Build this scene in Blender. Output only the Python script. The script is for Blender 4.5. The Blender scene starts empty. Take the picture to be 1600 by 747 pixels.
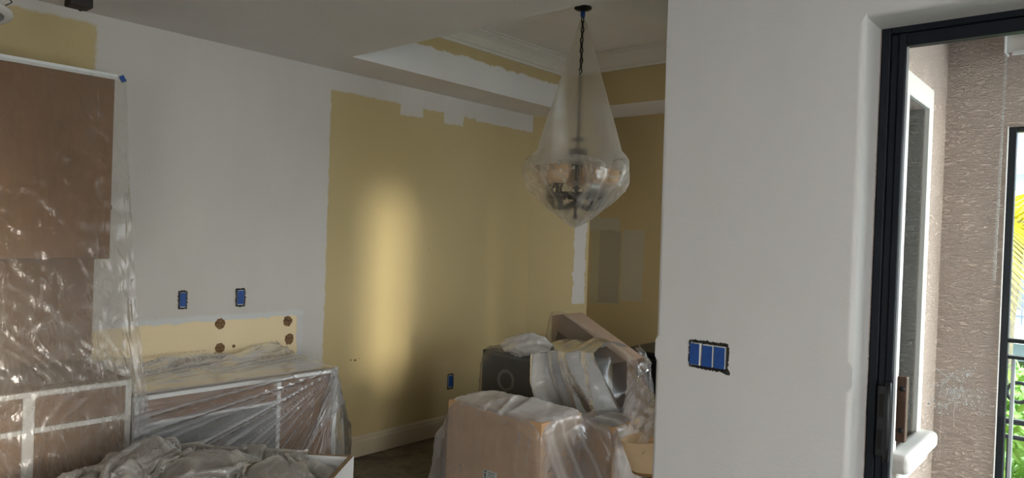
import bpy, bmesh, math, random
import numpy as np
from mathutils import Vector, Matrix, noise

random.seed(7)
rng = np.random.default_rng(7)
S = bpy.context.scene
COL = S.collection
PI = math.pi

# ------------------------------------------------------------------ camera, sky, sun, exposure
FPX, YAW, PITCH, ROLL = 1105.78, 0.71708, -0.00903234, 0.0359976
cam_data = bpy.data.cameras.new('camera')
cam_data.sensor_fit = 'HORIZONTAL'
cam_data.sensor_width = 36.0
cam_data.lens = 36.0 * FPX / 1600.0
cam_data.clip_start = 0.02
cam_data.clip_end = 300
cam = bpy.data.objects.new('camera', cam_data)
COL.objects.link(cam)
cy, sy, cp, sp = math.cos(YAW), math.sin(YAW), math.cos(PITCH), math.sin(PITCH)
fwd = Vector((-sy * cp, cy * cp, sp))
r0 = Vector((cy, sy, 0))
u0 = r0.cross(fwd)
right = r0 * math.cos(ROLL) + u0 * math.sin(ROLL)
up = -r0 * math.sin(ROLL) + u0 * math.cos(ROLL)
m = Matrix((right, up, -fwd)).transposed().to_4x4()
m.translation = (0, 0, 1.6)
cam.matrix_world = m
S.camera = cam

world = bpy.data.worlds.new('sky')
S.world = world
world.use_nodes = True
wn = world.node_tree.nodes
wl = world.node_tree.links
wn.clear()
w_out = wn.new('ShaderNodeOutputWorld')
w_bg = wn.new('ShaderNodeBackground')
w_tc = wn.new('ShaderNodeTexCoord')
w_sep = wn.new('ShaderNodeSeparateXYZ')
w_ramp = wn.new('ShaderNodeValToRGB')
w_ramp.color_ramp.elements[0].position = 0.0
w_ramp.color_ramp.elements[0].color = (1.0, 0.985, 0.96, 1)
w_ramp.color_ramp.elements[1].position = 0.8
w_ramp.color_ramp.elements[1].color = (0.70, 0.83, 1.0, 1)
wl.new(w_tc.outputs['Generated'], w_sep.inputs[0])
wl.new(w_sep.outputs[2], w_ramp.inputs[0])
wl.new(w_ramp.outputs[0], w_bg.inputs[0])
w_bg.inputs[1].default_value = 8.2
wl.new(w_bg.outputs[0], w_out.inputs[0])

sun_data = bpy.data.lights.new('sun', 'SUN')
sun_data.energy = 1.8
sun_data.angle = math.radians(7.5)
sun_data.color = (1.0, 0.90, 0.74)
sun = bpy.data.objects.new('sun', sun_data)
sun.rotation_euler = Vector((-1.0, 0.045, -0.10)).to_track_quat('-Z', 'Y').to_euler()
sun.location = (8, 2, 4)
COL.objects.link(sun)

S.view_settings.view_transform = 'Standard'
S.view_settings.look = 'None'
S.view_settings.gamma = 1.0
S.view_settings.use_curve_mapping = False
S.view_settings.exposure = 0.73
S.cycles.use_denoising = True
S.cycles.max_bounces = 10
S.cycles.diffuse_bounces = 5
S.cycles.transparent_max_bounces = 32
S.cycles.sample_clamp_indirect = 0.0
S.cycles.caustics_reflective = False
S.cycles.caustics_refractive = False


def portal(name, loc, size_x, size_y, direction):
    d = bpy.data.lights.new(name, 'AREA')
    d.shape = 'RECTANGLE'
    d.size, d.size_y = size_x, size_y
    d.cycles.is_portal = True
    o = bpy.data.objects.new(name, d)
    o.location = loc
    o.rotation_euler = Vector(direction).to_track_quat('-Z', 'Z').to_euler()
    COL.objects.link(o)


portal('portal_patio', (0.6, -3.0, 1.15), 0.6, 2.3, (0, 1, 0))
portal('portal_side', (2.95, -0.1, 1.15), 2.3, 1.2, (-1, 0, 0))
portal('portal_lanai_end', (0.62, 3.22, 1.25), 2.5, 1.26, (-1, 0, 0))
portal('portal_lanai_front', (0.04, 3.88, 1.07), 0.9, 2.1, (0, -1, 0))
portal('portal_dining', (-0.62, 4.55, 1.12), 2.24, 1.25, (-1, 0, 0))

# ------------------------------------------------------------------ node helpers and materials


class NT:
    def __init__(self, name):
        self.mat = bpy.data.materials.new(name)
        self.mat.use_nodes = True
        self.n = self.mat.node_tree.nodes
        self.l = self.mat.node_tree.links
        self.n.clear()
        self.out = self.n.new('ShaderNodeOutputMaterial')
        self._obj = None

    def node(self, t, **kw):
        x = self.n.new(t)
        for k, v in kw.items():
            setattr(x, k, v)
        return x

    def set(self, sock, v):
        if isinstance(v, bpy.types.NodeSocket):
            self.l.new(v, sock)
        else:
            sock.default_value = v

    def obj(self):
        if self._obj is None:
            self._obj = self.node('ShaderNodeTexCoord').outputs['Object']
        return self._obj

    def uv(self):
        return self.node('ShaderNodeTexCoord').outputs['UV']

    def scaled(self, v, s):
        mp = self.node('ShaderNodeMapping')
        self.l.new(v, mp.inputs[0])
        mp.inputs['Scale'].default_value = s
        return mp.outputs[0]

    def rotated(self, v, s, rz):
        mp = self.node('ShaderNodeMapping')
        self.l.new(v, mp.inputs[0])
        mp.inputs['Rotation'].default_value = (0, 0, rz)
        return self.scaled(mp.outputs[0], s)

    def noise(self, v, scale, detail=3.0, rough=0.5, dist=0.0):
        x = self.node('ShaderNodeTexNoise')
        self.l.new(v, x.inputs['Vector'])
        x.inputs['Scale'].default_value = scale
        x.inputs['Detail'].default_value = detail
        x.inputs['Roughness'].default_value = rough
        x.inputs['Distortion'].default_value = dist
        return x.outputs['Fac']

    def math(self, op, a, b=0.0, c=0.0):
        x = self.node('ShaderNodeMath', operation=op)
        self.set(x.inputs[0], a)
        self.set(x.inputs[1], b)
        if op in ('MULTIPLY_ADD', 'SMOOTH_MAX', 'SMOOTH_MIN'):
            self.set(x.inputs[2], c)
        return x.outputs[0]

    def remap(self, v, a, b, c=0.0, d=1.0):
        x = self.node('ShaderNodeMapRange')
        x.clamp = True
        self.set(x.inputs['Value'], v)
        for k, q in zip(('From Min', 'From Max', 'To Min', 'To Max'), (a, b, c, d)):
            x.inputs[k].default_value = q
        return x.outputs[0]

    def mix(self, f, a, b):
        x = self.node('ShaderNodeMix', data_type='RGBA')
        self.set(x.inputs[0], f)
        for s, v in ((x.inputs[6], a), (x.inputs[7], b)):
            self.set(s, (*v, 1.0) if isinstance(v, tuple) and len(v) == 3 else v)
        return x.outputs[2]

    def bump(self, h, strength, dist):
        x = self.node('ShaderNodeBump')
        x.inputs['Strength'].default_value = strength
        x.inputs['Distance'].default_value = dist
        self.l.new(h, x.inputs['Height'])
        return x.outputs[0]

    def bsdf(self, color, rough=0.6, metal=0.0, normal=None, spec=0.5, **kw):
        x = self.node('ShaderNodeBsdfPrincipled')
        self.set(x.inputs['Base Color'], (*color, 1.0) if isinstance(color, tuple) and len(color) == 3 else color)
        self.set(x.inputs['Roughness'], rough)
        x.inputs['Metallic'].default_value = metal
        x.inputs['Specular IOR Level'].default_value = spec
        if normal is not None:
            self.l.new(normal, x.inputs['Normal'])
        for k, v in kw.items():
            self.set(x.inputs[k.replace('_', ' ')], v)
        return x.outputs[0]

    def done(self, sh):
        self.l.new(sh, self.out.inputs[0])
        return self.mat


def simple(name, color, rough=0.6, metal=0.0, var=0.12, scale=8.0, bump=0.0, bscale=60.0, spec=0.5):
    t = NT(name)
    v = t.obj()
    f = t.remap(t.noise(v, scale, 4.0), 0.3, 0.7)
    c2 = tuple(max(0.0, c * (1 - var)) for c in color)
    nrm = t.bump(t.noise(v, bscale, 3.0), bump, 0.004) if bump else None
    return t.done(t.bsdf(t.mix(f, color, c2), rough, metal, nrm, spec))


WHITE = (0.63, 0.592, 0.535)
BEIGE = (0.54, 0.425, 0.215)
CREAM = (0.85, 0.70, 0.43)
PATCH = (0.47, 0.44, 0.40)
GREY = (0.36, 0.33, 0.27)


def paint_wall(name, base, rects, axes, edge=0.012, plaster=0.3, spec=0.25):
    """painted plaster; rects = (u0, u1, v0, v1, colour, soft) in the two given object axes"""
    t = NT(name)
    v = t.obj()
    sep = t.node('ShaderNodeSeparateXYZ')
    t.l.new(v, sep.inputs[0])
    wob = t.math('MULTIPLY', t.math('SUBTRACT', t.noise(v, 14.0, 5.0, 0.65), 0.5), edge * 4)
    wob2 = t.math('MULTIPLY', t.math('SUBTRACT', t.noise(v, 11.0, 5.0, 0.65, 0.4), 0.5), edge * 4)
    U = t.math('ADD', sep.outputs[axes[0]], wob)
    V = t.math('ADD', sep.outputs[axes[1]], wob2)
    big = t.remap(t.noise(t.scaled(v, (1.6, 1.6, 0.5)), 2.2, 4.0, 0.55), 0.32, 0.68, 0.0, 0.22)
    col = t.mix(big, base, tuple(c * 0.82 for c in base))
    for (u0_, u1_, v0_, v1_, c, soft) in rects:
        a = t.remap(U, u0_ - soft, u0_ + soft)
        b = t.remap(U, u1_ - soft, u1_ + soft, 1.0, 0.0)
        d = t.remap(V, v0_ - soft, v0_ + soft)
        e = t.remap(V, v1_ - soft, v1_ + soft, 1.0, 0.0)
        f = t.math('MULTIPLY', t.math('MULTIPLY', a, b), t.math('MULTIPLY', d, e))
        col = t.mix(f, col, c)
    h = t.math('ADD', t.noise(v, 55.0, 3.0), t.math('MULTIPLY', t.noise(v, 160.0, 2.0), 0.4))
    return t.done(t.bsdf(col, 0.62, 0.0, t.bump(h, plaster, 0.004), spec))


M = {}
M['left_paint'] = paint_wall('left_wall_paint', WHITE, [
    (2.722, 9.0, -1.0, 2.502, BEIGE, 0.006),
    (3.31, 3.525, 2.428, 2.7, WHITE, 0.004), (3.745, 3.955, 2.425, 2.7, WHITE, 0.004),
    (2.7, 3.25, 2.515, 2.7, WHITE, 0.004), (4.1, 4.82, 2.49, 2.7, WHITE, 0.004),
    (-9.0, 1.309, -1.0, 2.582, BEIGE, 0.008),
    (1.2, 2.522, -1.0, 1.03, CREAM, 0.006), (2.525, 2.56, -1.0, 1.052, (0.62, 0.60, 0.57), 0.006),
    (1.3, 2.56, 1.022, 1.055, (0.66, 0.65, 0.62), 0.006)], (1, 2))
M['beige_paint'] = paint_wall('beige_wall_paint', BEIGE, [], (1, 2))
M['far_paint'] = paint_wall('far_wall_paint', (0.46, 0.355, 0.18), [
    (-3.66, -3.335, 1.645, 1.765, (0.42, 0.375, 0.275), 0.005),
    (-3.62, -3.315, 1.0, 1.65, (0.41, 0.345, 0.21), 0.004),
    (-3.535, -3.315, 1.01, 1.65, (0.335, 0.285, 0.20), 0.004),
    (-3.30, -3.085, 1.05, 1.665, (0.43, 0.37, 0.26), 0.006)], (0, 2))
M['corner_paint'] = paint_wall('corner_wall_paint', BEIGE, [
    (-3.735, -3.665, 0.98, 1.735, (0.62, 0.60, 0.55), 0.004)], (0, 2))
M['white_paint'] = paint_wall('white_wall_paint', (0.66, 0.645, 0.615), [], (0, 2), plaster=0.35)
M['tray_left'] = paint_wall('tray_left_paint', (0.76, 0.74, 0.70), [(-9, 9, 2.835, 3.2, BEIGE, 0.005)], (1, 2), edge=0.02)
M['ceiling'] = paint_wall('ceiling_paint', (0.78, 0.735, 0.70), [], (0, 1), plaster=0.5)
M['trim_white'] = simple('trim_white', (0.72, 0.68, 0.60), 0.45, var=0.06)
M['baseboard'] = simple('baseboard_paint', (0.56, 0.47, 0.32), 0.5, var=0.12, scale=5)
M['jagged'] = simple('torn_drywall', (0.05, 0.045, 0.035), 0.95, var=0.9, scale=150)
M['black'] = simple('black_plastic', (0.012, 0.012, 0.014), 0.4)
M['blue_tape'] = simple('blue_painters_tape', (0.012, 0.075, 0.30), 0.55, var=0.2, scale=40)
M['device'] = simple('white_device_plastic', (0.75, 0.74, 0.70), 0.4)
M['white_tape'] = simple('white_masking_tape', (0.74, 0.75, 0.73), 0.6, var=0.06, scale=30)
M['dark_bronze'] = simple('dark_bronze_metal', (0.006, 0.009, 0.014), 0.5, 0.0, var=0.15, spec=0.25)
M['iron'] = simple('dark_iron', (0.022, 0.020, 0.018), 0.45, 0.7)
M['wood_handle'] = simple('brown_wood', (0.20, 0.085, 0.045), 0.5, var=0.35, scale=25)
M['white_sill'] = simple('white_sill_paint', (0.80, 0.79, 0.77), 0.5, var=0.05)
M['carton_shade'] = simple('carton_inside_shade', (0.10, 0.06, 0.035), 0.8)
M['label_paper'] = simple('label_paper', (0.62, 0.66, 0.60), 0.6, var=0.05)
M['label_ink'] = simple('label_ink', (0.02, 0.035, 0.03), 0.6)
M['print_ink'] = simple('box_print_ink', (0.03, 0.03, 0.03), 0.8)
M['dark_box'] = simple('dark_laminate', (0.020, 0.022, 0.022), 0.4, var=0.3, scale=5)
M['ring'] = simple('ring_grey', (0.16, 0.16, 0.155), 0.5)
M['pink_board'] = simple('pinkish_cardboard', (0.46, 0.32, 0.22), 0.75, var=0.25, scale=6)
M['brown_board'] = simple('brown_board', (0.17, 0.092, 0.055), 0.7, var=0.3, scale=9)
M['shade_cream'] = simple('cream_shade_fabric', (0.93, 0.68, 0.40), 0.8, var=0.05, bump=0.2, bscale=220)
M['shade_trim'] = simple('shade_trim', (0.42, 0.24, 0.10), 0.8)
M['lamp_body'] = simple('brown_ceramic', (0.16, 0.06, 0.028), 0.25, var=0.4, scale=10)
M['shade_tan'] = simple('tan_glass_shade', (0.72, 0.48, 0.27), 0.5, var=0.1)
M['brown_fixture'] = simple('dark_brown_wood', (0.014, 0.006, 0.003), 0.5, var=0.5, scale=20)
M['light_ring'] = simple('white_ring_plastic', (0.72, 0.70, 0.64), 0.5)
M['lens'] = simple('frosted_lens', (0.33, 0.33, 0.31), 0.5)
M['grey_panel'] = simple('grey_cabinet_panel', (0.14, 0.14, 0.125), 0.55, var=0.15, scale=4)
M['crate_white'] = simple('white_laminate', (0.80, 0.79, 0.75), 0.45, var=0.05)
M['crate_edge'] = simple('raw_chipboard_edge', (0.36, 0.24, 0.12), 0.9, var=0.5, scale=90, bump=0.6, bscale=150)
M['crate_inside'] = simple('crate_inside_grey', (0.30, 0.29, 0.27), 0.6)
M['fill_paper'] = simple('packing_paper', (0.22, 0.13, 0.08), 0.85, var=0.3, scale=14, bump=0.4, bscale=30)


def brown_paper():
    t = NT('brown_masking_paper')
    v = t.obj()
    a = t.noise(v, 3.0, 5.0, 0.6)
    b = t.noise(t.scaled(v, (1, 9, 1.2)), 5.0, 4.0)
    f = t.remap(t.math('ADD', a, t.math('MULTIPLY', b, 0.5)), 0.5, 1.0)
    c = t.mix(f, (0.225, 0.112, 0.045), (0.15, 0.077, 0.032))
    return t.done(t.bsdf(c, 0.72, 0, t.bump(t.noise(v, 22.0, 4.0), 0.35, 0.01), 0.35))


def cardboard():
    t = NT('cardboard')
    v = t.obj()
    f = t.remap(t.noise(v, 5.0, 5.0, 0.6), 0.3, 0.7)
    c = t.mix(f, (0.60, 0.375, 0.20), (0.50, 0.30, 0.15))
    w = t.node('ShaderNodeTexWave')
    w.inputs['Scale'].default_value = 60
    t.l.new(v, w.inputs[0])
    return t.done(t.bsdf(c, 0.85, 0, t.bump(w.outputs['Fac'], 0.05, 0.002), 0.2))


def concrete():
    t = NT('stained_concrete')
    v = t.obj()
    f = t.remap(t.noise(v, 2.6, 8.0, 0.65, 1.2), 0.35, 0.68)
    c = t.mix(f, (0.09, 0.077, 0.062), (0.25, 0.215, 0.17))
    g = t.remap(t.noise(v, 17.0, 6.0, 0.7), 0.5, 0.75)
    c = t.mix(g, c, (0.06, 0.05, 0.04))
    return t.done(t.bsdf(c, 0.7, 0, t.bump(t.noise(v, 40, 5), 0.3, 0.004), 0.3))


def stucco(name, c):
    t = NT(name)
    v = t.obj()
    a = t.noise(t.scaled(v, (1, 1, 2.6)), 26.0, 4.0, 0.55, 0.7)
    b = t.noise(v, 160.0, 2.0)
    ridge = t.math('ABSOLUTE', t.math('SUBTRACT', a, 0.5))
    h = t.math('ADD', t.math('MULTIPLY', t.remap(ridge, 0.0, 0.11), 0.9), t.math('MULTIPLY', b, 0.3))
    col = t.mix(t.remap(t.noise(v, 3.0, 4), 0.3, 0.7), c, tuple(x * 0.93 for x in c))
    return t.done(t.bsdf(col, 0.9, 0, t.bump(h, 0.8, 0.012), 0.15))


def drywall_scab():
    t = NT('raw_board_patch')
    v = t.obj()
    f = t.remap(t.noise(v, 130.0, 4.0, 0.7), 0.4, 0.6)
    c = t.mix(f, (0.32, 0.19, 0.095), (0.14, 0.08, 0.04))
    return t.done(t.bsdf(c, 0.95, 0, t.bump(f, 0.6, 0.003), 0.1))


def film(name, haze=0.25, tint=(0.75, 0.73, 0.69), gloss=0.5, crinkle=1.0, fold_dir=None, fscale=9.0, rough=0.16,
         streak=0.0, edge=0.42, trans=0.5):
    """thin polythene: clear base with haze, crinkled gloss and whitened creases"""
    t = NT(name)
    uv = t.uv()
    n1 = t.noise(uv, 7.0, 5.0, 0.6, 1.5)
    vor = t.node('ShaderNodeTexVoronoi', feature='DISTANCE_TO_EDGE')
    dis = t.node('ShaderNodeMix', data_type='VECTOR')
    nz = t.node('ShaderNodeTexNoise')
    nz.inputs['Scale'].default_value = 6.0
    nz.inputs['Detail'].default_value = 4.0
    t.l.new(uv, nz.inputs['Vector'])
    dis.inputs[0].default_value = 0.16
    t.l.new(uv, dis.inputs[4])
    t.l.new(nz.outputs['Color'], dis.inputs[5])
    t.l.new(t.scaled(dis.outputs[1], (1, 1, 1)), vor.inputs['Vector'])
    vor.inputs['Scale'].default_value = 17.0
    crease = t.remap(vor.outputs['Distance'], 0.0, 0.10, 1.0, 0.0)
    patch = t.remap(t.noise(uv, 3.1, 3.0, 0.5, 0.6), 0.48, 0.68)
    crease = t.math('MULTIPLY', crease, patch)
    h = t.math('ADD', t.math('MULTIPLY', n1, 0.8), t.math('MULTIPLY', crease, 0.35 * crinkle))
    h = t.math('ADD', h, t.math('MULTIPLY', t.noise(uv, 38.0, 4.0, 0.6, 0.8), 0.22 * crinkle))
    st = None
    if fold_dir is not None:
        s = t.noise(t.rotated(uv, (fscale, 0.55, 1), fold_dir), 1.0, 4.0, 0.6, 0.35)
        st = t.remap(t.math('ABSOLUTE', t.math('SUBTRACT', s, 0.5)), 0.0, 0.10, 1.0, 0.0)
        h = t.math('ADD', h, t.math('MULTIPLY', st, 0.5))
    nrm = t.bump(h, 0.55 * min(1.6, crinkle), 0.02)
    lw = t.node('ShaderNodeLayerWeight')
    lw.inputs['Blend'].default_value = 0.30
    t.l.new(nrm, lw.inputs['Normal'])
    a = t.math('ADD', haze, t.math('MULTIPLY', lw.outputs['Facing'], edge))
    a = t.math('ADD', a, t.math('MULTIPLY', crease, 0.10 * crinkle))
    if st is not None and streak:
        a = t.math('ADD', a, t.math('MULTIPLY', st, streak))
    at = t.node('ShaderNodeAttribute', attribute_name='fold')
    a = t.math('ADD', a, at.outputs['Fac'])
    a = t.math('MINIMUM', t.math('MAXIMUM', a, 0.02), 0.96)
    tr = t.node('ShaderNodeBsdfTransparent')
    tr.inputs[0].default_value = (0.97, 0.97, 0.96, 1)
    df = t.node('ShaderNodeBsdfDiffuse')
    df.inputs[0].default_value = (*tint, 1)
    tl = t.node('ShaderNodeBsdfTranslucent')
    tl.inputs[0].default_value = (*tint, 1)
    for x in (df, tl):
        t.l.new(nrm, x.inputs['Normal'])
    body = t.node('ShaderNodeMixShader')
    body.inputs[0].default_value = trans
    t.l.new(df.outputs[0], body.inputs[1])
    t.l.new(tl.outputs[0], body.inputs[2])
    m1 = t.node('ShaderNodeMixShader')
    t.set(m1.inputs[0], a)
    t.l.new(tr.outputs[0], m1.inputs[1])
    t.l.new(body.outputs[0], m1.inputs[2])
    gl = t.node('ShaderNodeBsdfGlossy')
    gl.inputs['Roughness'].default_value = rough
    gl.inputs[0].default_value = (1, 1, 1, 1)
    t.l.new(nrm, gl.inputs['Normal'])
    fr = t.node('ShaderNodeFresnel')
    fr.inputs[0].default_value = 1.5
    t.l.new(nrm, fr.inputs['Normal'])
    m2 = t.node('ShaderNodeMixShader')
    t.set(m2.inputs[0], t.math('MULTIPLY', t.math('ADD', fr.outputs[0], 0.05), gloss))
    t.l.new(m1.outputs[0], m2.inputs[1])
    t.l.new(gl.outputs[0], m2.inputs[2])
    return t.done(m2.outputs[0])


def glass():
    t = NT('clear_glass')
    tr = t.node('ShaderNodeBsdfTransparent')
    tr.inputs[0].default_value = (0.96, 0.98, 0.97, 1)
    gl = t.node('ShaderNodeBsdfGlossy')
    gl.inputs['Roughness'].default_value = 0.02
    mx = t.node('ShaderNodeMixShader')
    fr = t.node('ShaderNodeFresnel')
    fr.inputs[0].default_value = 1.35
    t.l.new(fr.outputs[0], mx.inputs[0])
    t.l.new(tr.outputs[0], mx.inputs[1])
    t.l.new(gl.outputs[0], mx.inputs[2])
    return t.done(mx.outputs[0])


def foliage(name, a, b):
    t = NT(name)
    oi = t.node('ShaderNodeTexCoord').outputs['Object']
    f = t.remap(t.noise(oi, 9.0, 3.0), 0.3, 0.7)
    return t.done(t.bsdf(t.mix(f, a, b), 0.55, 0, None, 0.3))


M['brown_paper'] = brown_paper()
M['cardboard'] = cardboard()
M['concrete'] = concrete()
M['stucco_tan'] = stucco('tan_stucco', (0.66, 0.55, 0.49))
M['stucco_grey'] = stucco('grey_stucco', (0.46, 0.45, 0.43))
M['scab'] = drywall_scab()
M['glass'] = glass()
M['film_curtain'] = film('polythene_curtain', 0.10, (0.68, 0.62, 0.54), 0.42, 0.5, 0.0, 5.0, 0.2, 0.03)
M['film_counter'] = film('polythene_counter', 0.09, (0.80, 0.80, 0.81), 0.6, 0.35, None, 12.0, 0.2, 0.0)
M['film_heap'] = film('polythene_heap', 0.34, (0.93, 0.88, 0.79), 0.9, 1.3, None, 9.0, 0.16, 0.0, 0.40, 0.35)
M['film_box'] = film('polythene_box', 0.10, (0.86, 0.84, 0.82), 0.5, 0.6, 0.0, 3.0, 0.2, 0.02, 0.4, 0.3)
M['film_tent'] = film('polythene_tent', 0.12, (0.74, 0.70, 0.66), 0.45, 0.5, None, 7.0, 0.2, 0.0)
M['film_droop'] = film('polythene_droop', 0.42, (0.66, 0.52, 0.43), 0.4, 0.7, None, 9.0, 0.25)
M['film_bundle'] = film('polythene_bundle', 0.64, (0.94, 0.94, 0.95), 1.0, 0.9, None, 12.0, 0.2, 0.0, 0.3, 0.2)
M['film_bag'] = film('polythene_bag', 0.33, (0.95, 0.91, 0.84), 0.2, 0.3, None, 9.0, 0.3, 0.0, 0.22)
M['film_pouch'] = film('polythene_pouch', 0.13, (0.92, 0.89, 0.84), 0.16, 0.5, 1.2, 5.0, 0.35, 0.10, 0.3)
def splash_mat():
    t = NT('dried_white_splash')
    d = t.node('ShaderNodeBsdfDiffuse')
    tl = t.node('ShaderNodeBsdfTranslucent')
    for q in (d, tl):
        q.inputs[0].default_value = (0.9, 0.89, 0.87, 1)
    mx = t.node('ShaderNodeMixShader')
    mx.inputs[0].default_value = 0.75
    t.l.new(d.outputs[0], mx.inputs[1])
    t.l.new(tl.outputs[0], mx.inputs[2])
    return t.done(mx.outputs[0])


M['smear'] = splash_mat()
M['leaf_yellow'] = foliage('palm_leaf_yellow', (0.85, 0.72, 0.06), (0.62, 0.62, 0.05))
M['leaf_green'] = foliage('shrub_leaf_green', (0.16, 0.36, 0.05), (0.34, 0.50, 0.12))
M['bark'] = simple('palm_bark', (0.30, 0.24, 0.17), 0.9, var=0.4, scale=30)
M['far_wall_blue'] = simple('pale_blue_render', (0.42, 0.54, 0.68), 0.9, var=0.05, scale=1)
M['far_white'] = simple('white_render', (0.74, 0.75, 0.75), 0.9, var=0.05, scale=1)
M['far_rail'] = simple('far_grey_rail', (0.10, 0.12, 0.16), 0.5)
M['paving'] = simple('pale_paving', (0.68, 0.66, 0.62), 0.9, var=0.15, scale=2)
M['lawn'] = simple('grass_ground', (0.12, 0.22, 0.05), 0.95, var=0.5, scale=3)
M['rail_metal'] = simple('grey_metal_rail', (0.05, 0.055, 0.065), 0.4, 0.2)
M['white_metal'] = simple('white_metal', (0.70, 0.72, 0.74), 0.4)

# ------------------------------------------------------------------ mesh helpers


def new_obj(name, bm, mats, parent=None, smooth=False, loc=None):
    me = bpy.data.meshes.new(name)
    bm.to_mesh(me)
    bm.free()
    if not isinstance(mats, (list, tuple)):
        mats = [mats]
    for x in mats:
        me.materials.append(x)
    if smooth:
        me.polygons.foreach_set('use_smooth', [True] * len(me.polygons))
    o = bpy.data.objects.new(name, me)
    COL.objects.link(o)
    if loc is not None:
        o.location = loc
    if parent is not None:
        o.parent = parent
    return o


def tag(o, label=None, cat=None, group=None, kind=None):
    for k, v in (('label', label), ('category', cat), ('group', group), ('kind', kind)):
        if v:
            o[k] = v
    return o


def empty(name, loc, label=None, cat=None, group=None, rz=0.0):
    o = bpy.data.objects.new(name, None)
    o.empty_display_size = 0.05
    o.location = loc
    o.rotation_euler = (0, 0, rz)
    COL.objects.link(o)
    return tag(o, label, cat, group)


def add_box(bm, lo, hi, bevel=0.0, seg=2, mi=0):
    lo, hi = Vector(lo), Vector(hi)
    r = bmesh.ops.create_cube(bm, size=1.0)
    vs = r['verts']
    c, s = (lo + hi) / 2, hi - lo
    for v in vs:
        v.co = Vector((v.co.x * s.x, v.co.y * s.y, v.co.z * s.z)) + c
    fs = {f for v in vs for f in v.link_faces}
    for f in fs:
        f.material_index = mi
    if bevel:
        es = list({e for v in vs for e in v.link_edges})
        bmesh.ops.bevel(bm, geom=es, offset=bevel, segments=seg, affect='EDGES', profile=0.5)
    return bm


def box(name, lo, hi, mat, parent=None, bevel=0.0, seg=2):
    bm = bmesh.new()
    add_box(bm, lo, hi, bevel, seg)
    return new_obj(name, bm, mat, parent)


def add_tube(bm, pts, rad, n=10, caps=True):
    pts = [Vector(p) for p in pts]
    rads = rad if isinstance(rad, (list, tuple)) else [rad] * len(pts)
    rings = []
    ref = None
    for i, p in enumerate(pts):
        d = (pts[min(i + 1, len(pts) - 1)] - pts[max(i - 1, 0)]).normalized()
        if ref is None:
            ref = Vector((0, 0, 1)) if abs(d.z) < 0.9 else Vector((1, 0, 0))
        a = (ref - d * ref.dot(d)).normalized()
        ref = a
        b = d.cross(a)
        rings.append([bm.verts.new(p + (a * math.cos(2 * PI * k / n) + b * math.sin(2 * PI * k / n)) * rads[i]) for k in range(n)])
    for i in range(len(rings) - 1):
        for k in range(n):
            bm.faces.new((rings[i][k], rings[i][(k + 1) % n], rings[i + 1][(k + 1) % n], rings[i + 1][k]))
    if caps:
        bm.faces.new(rings[0][::-1])
        bm.faces.new(rings[-1])
    return bm


def add_lathe(bm, prof, n=32, center=(0, 0, 0), closed_ends=False):
    c = Vector(center)
    rings = []
    for r, z in prof:
        rings.append([bm.verts.new(c + Vector((r * math.cos(2 * PI * k / n), r * math.sin(2 * PI * k / n), z))) for k in range(n)])
    for i in range(len(rings) - 1):
        for k in range(n):
            bm.faces.new((rings[i][k], rings[i][(k + 1) % n], rings[i + 1][(k + 1) % n], rings[i + 1][k]))
    if closed_ends:
        bm.faces.new(rings[0][::-1])
        bm.faces.new(rings[-1])
    return bm


def tube(name, pts, rad, mat, parent=None, n=10):
    bm = bmesh.new()
    add_tube(bm, pts, rad, n)
    bmesh.ops.recalc_face_normals(bm, faces=bm.faces)
    return new_obj(name, bm, mat, parent, True)


def lathe(name, prof, mat, parent=None, n=32, center=(0, 0, 0), ends=False):
    bm = bmesh.new()
    add_lathe(bm, prof, n, center, ends)
    bmesh.ops.recalc_face_normals(bm, faces=bm.faces)
    return new_obj(name, bm, mat, parent, True)


def panel(name, origin, ua, va, us, vs, holes, thick, mats, parent=None, bevel=None):
    """flat wall with rectangular holes; normal = ua x va, thickness goes behind it"""
    o, ua, va = Vector(origin), Vector(ua), Vector(va)
    nrm = ua.cross(va)
    us = sorted(set([*us] + [h[i] for h in holes for i in (0, 1)]))
    vs = sorted(set([*vs] + [h[i] for h in holes for i in (2, 3)]))
    bm = bmesh.new()
    g = {}

    def vert(i, j, k):
        if (i, j, k) not in g:
            g[i, j, k] = bm.verts.new(o + ua * us[i] + va * vs[j] - nrm * (thick * k))
        return g[i, j, k]

    def solid(i, j):
        if i < 0 or j < 0 or i >= len(us) - 1 or j >= len(vs) - 1:
            return False
        a, b = (us[i] + us[i + 1]) / 2, (vs[j] + vs[j + 1]) / 2
        return not any(h[0] < a < h[1] and h[2] < b < h[3] for h in holes)
    for i in range(len(us) - 1):
        for j in range(len(vs) - 1):
            if not solid(i, j):
                continue
            bm.faces.new((vert(i, j, 0), vert(i + 1, j, 0), vert(i + 1, j + 1, 0), vert(i, j + 1, 0)))
            f = bm.faces.new((vert(i, j + 1, 1), vert(i + 1, j + 1, 1), vert(i + 1, j, 1), vert(i, j, 1)))
            f.material_index = len(mats) - 1 if isinstance(mats, (list, tuple)) else 0
            for (di, dj, a, b) in ((-1, 0, (i, j + 1), (i, j)), (1, 0, (i + 1, j), (i + 1, j + 1)),
                                   (0, -1, (i, j), (i + 1, j)), (0, 1, (i + 1, j + 1), (i, j + 1))):
                if not solid(i + di, j + dj):
                    bm.faces.new((vert(*b, 0), vert(*a, 0), vert(*a, 1), vert(*b, 1)))
    if bevel:
        bmesh.ops.dissolve_limit(bm, angle_limit=0.01, verts=bm.verts[:], edges=bm.edges[:])
        es = [e for e in bm.edges if bevel[1](e)]
        bmesh.ops.bevel(bm, geom=es, offset=bevel[0], segments=6, affect='EDGES', profile=0.5)
    ob = new_obj(name, bm, mats, parent)
    return ob


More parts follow.
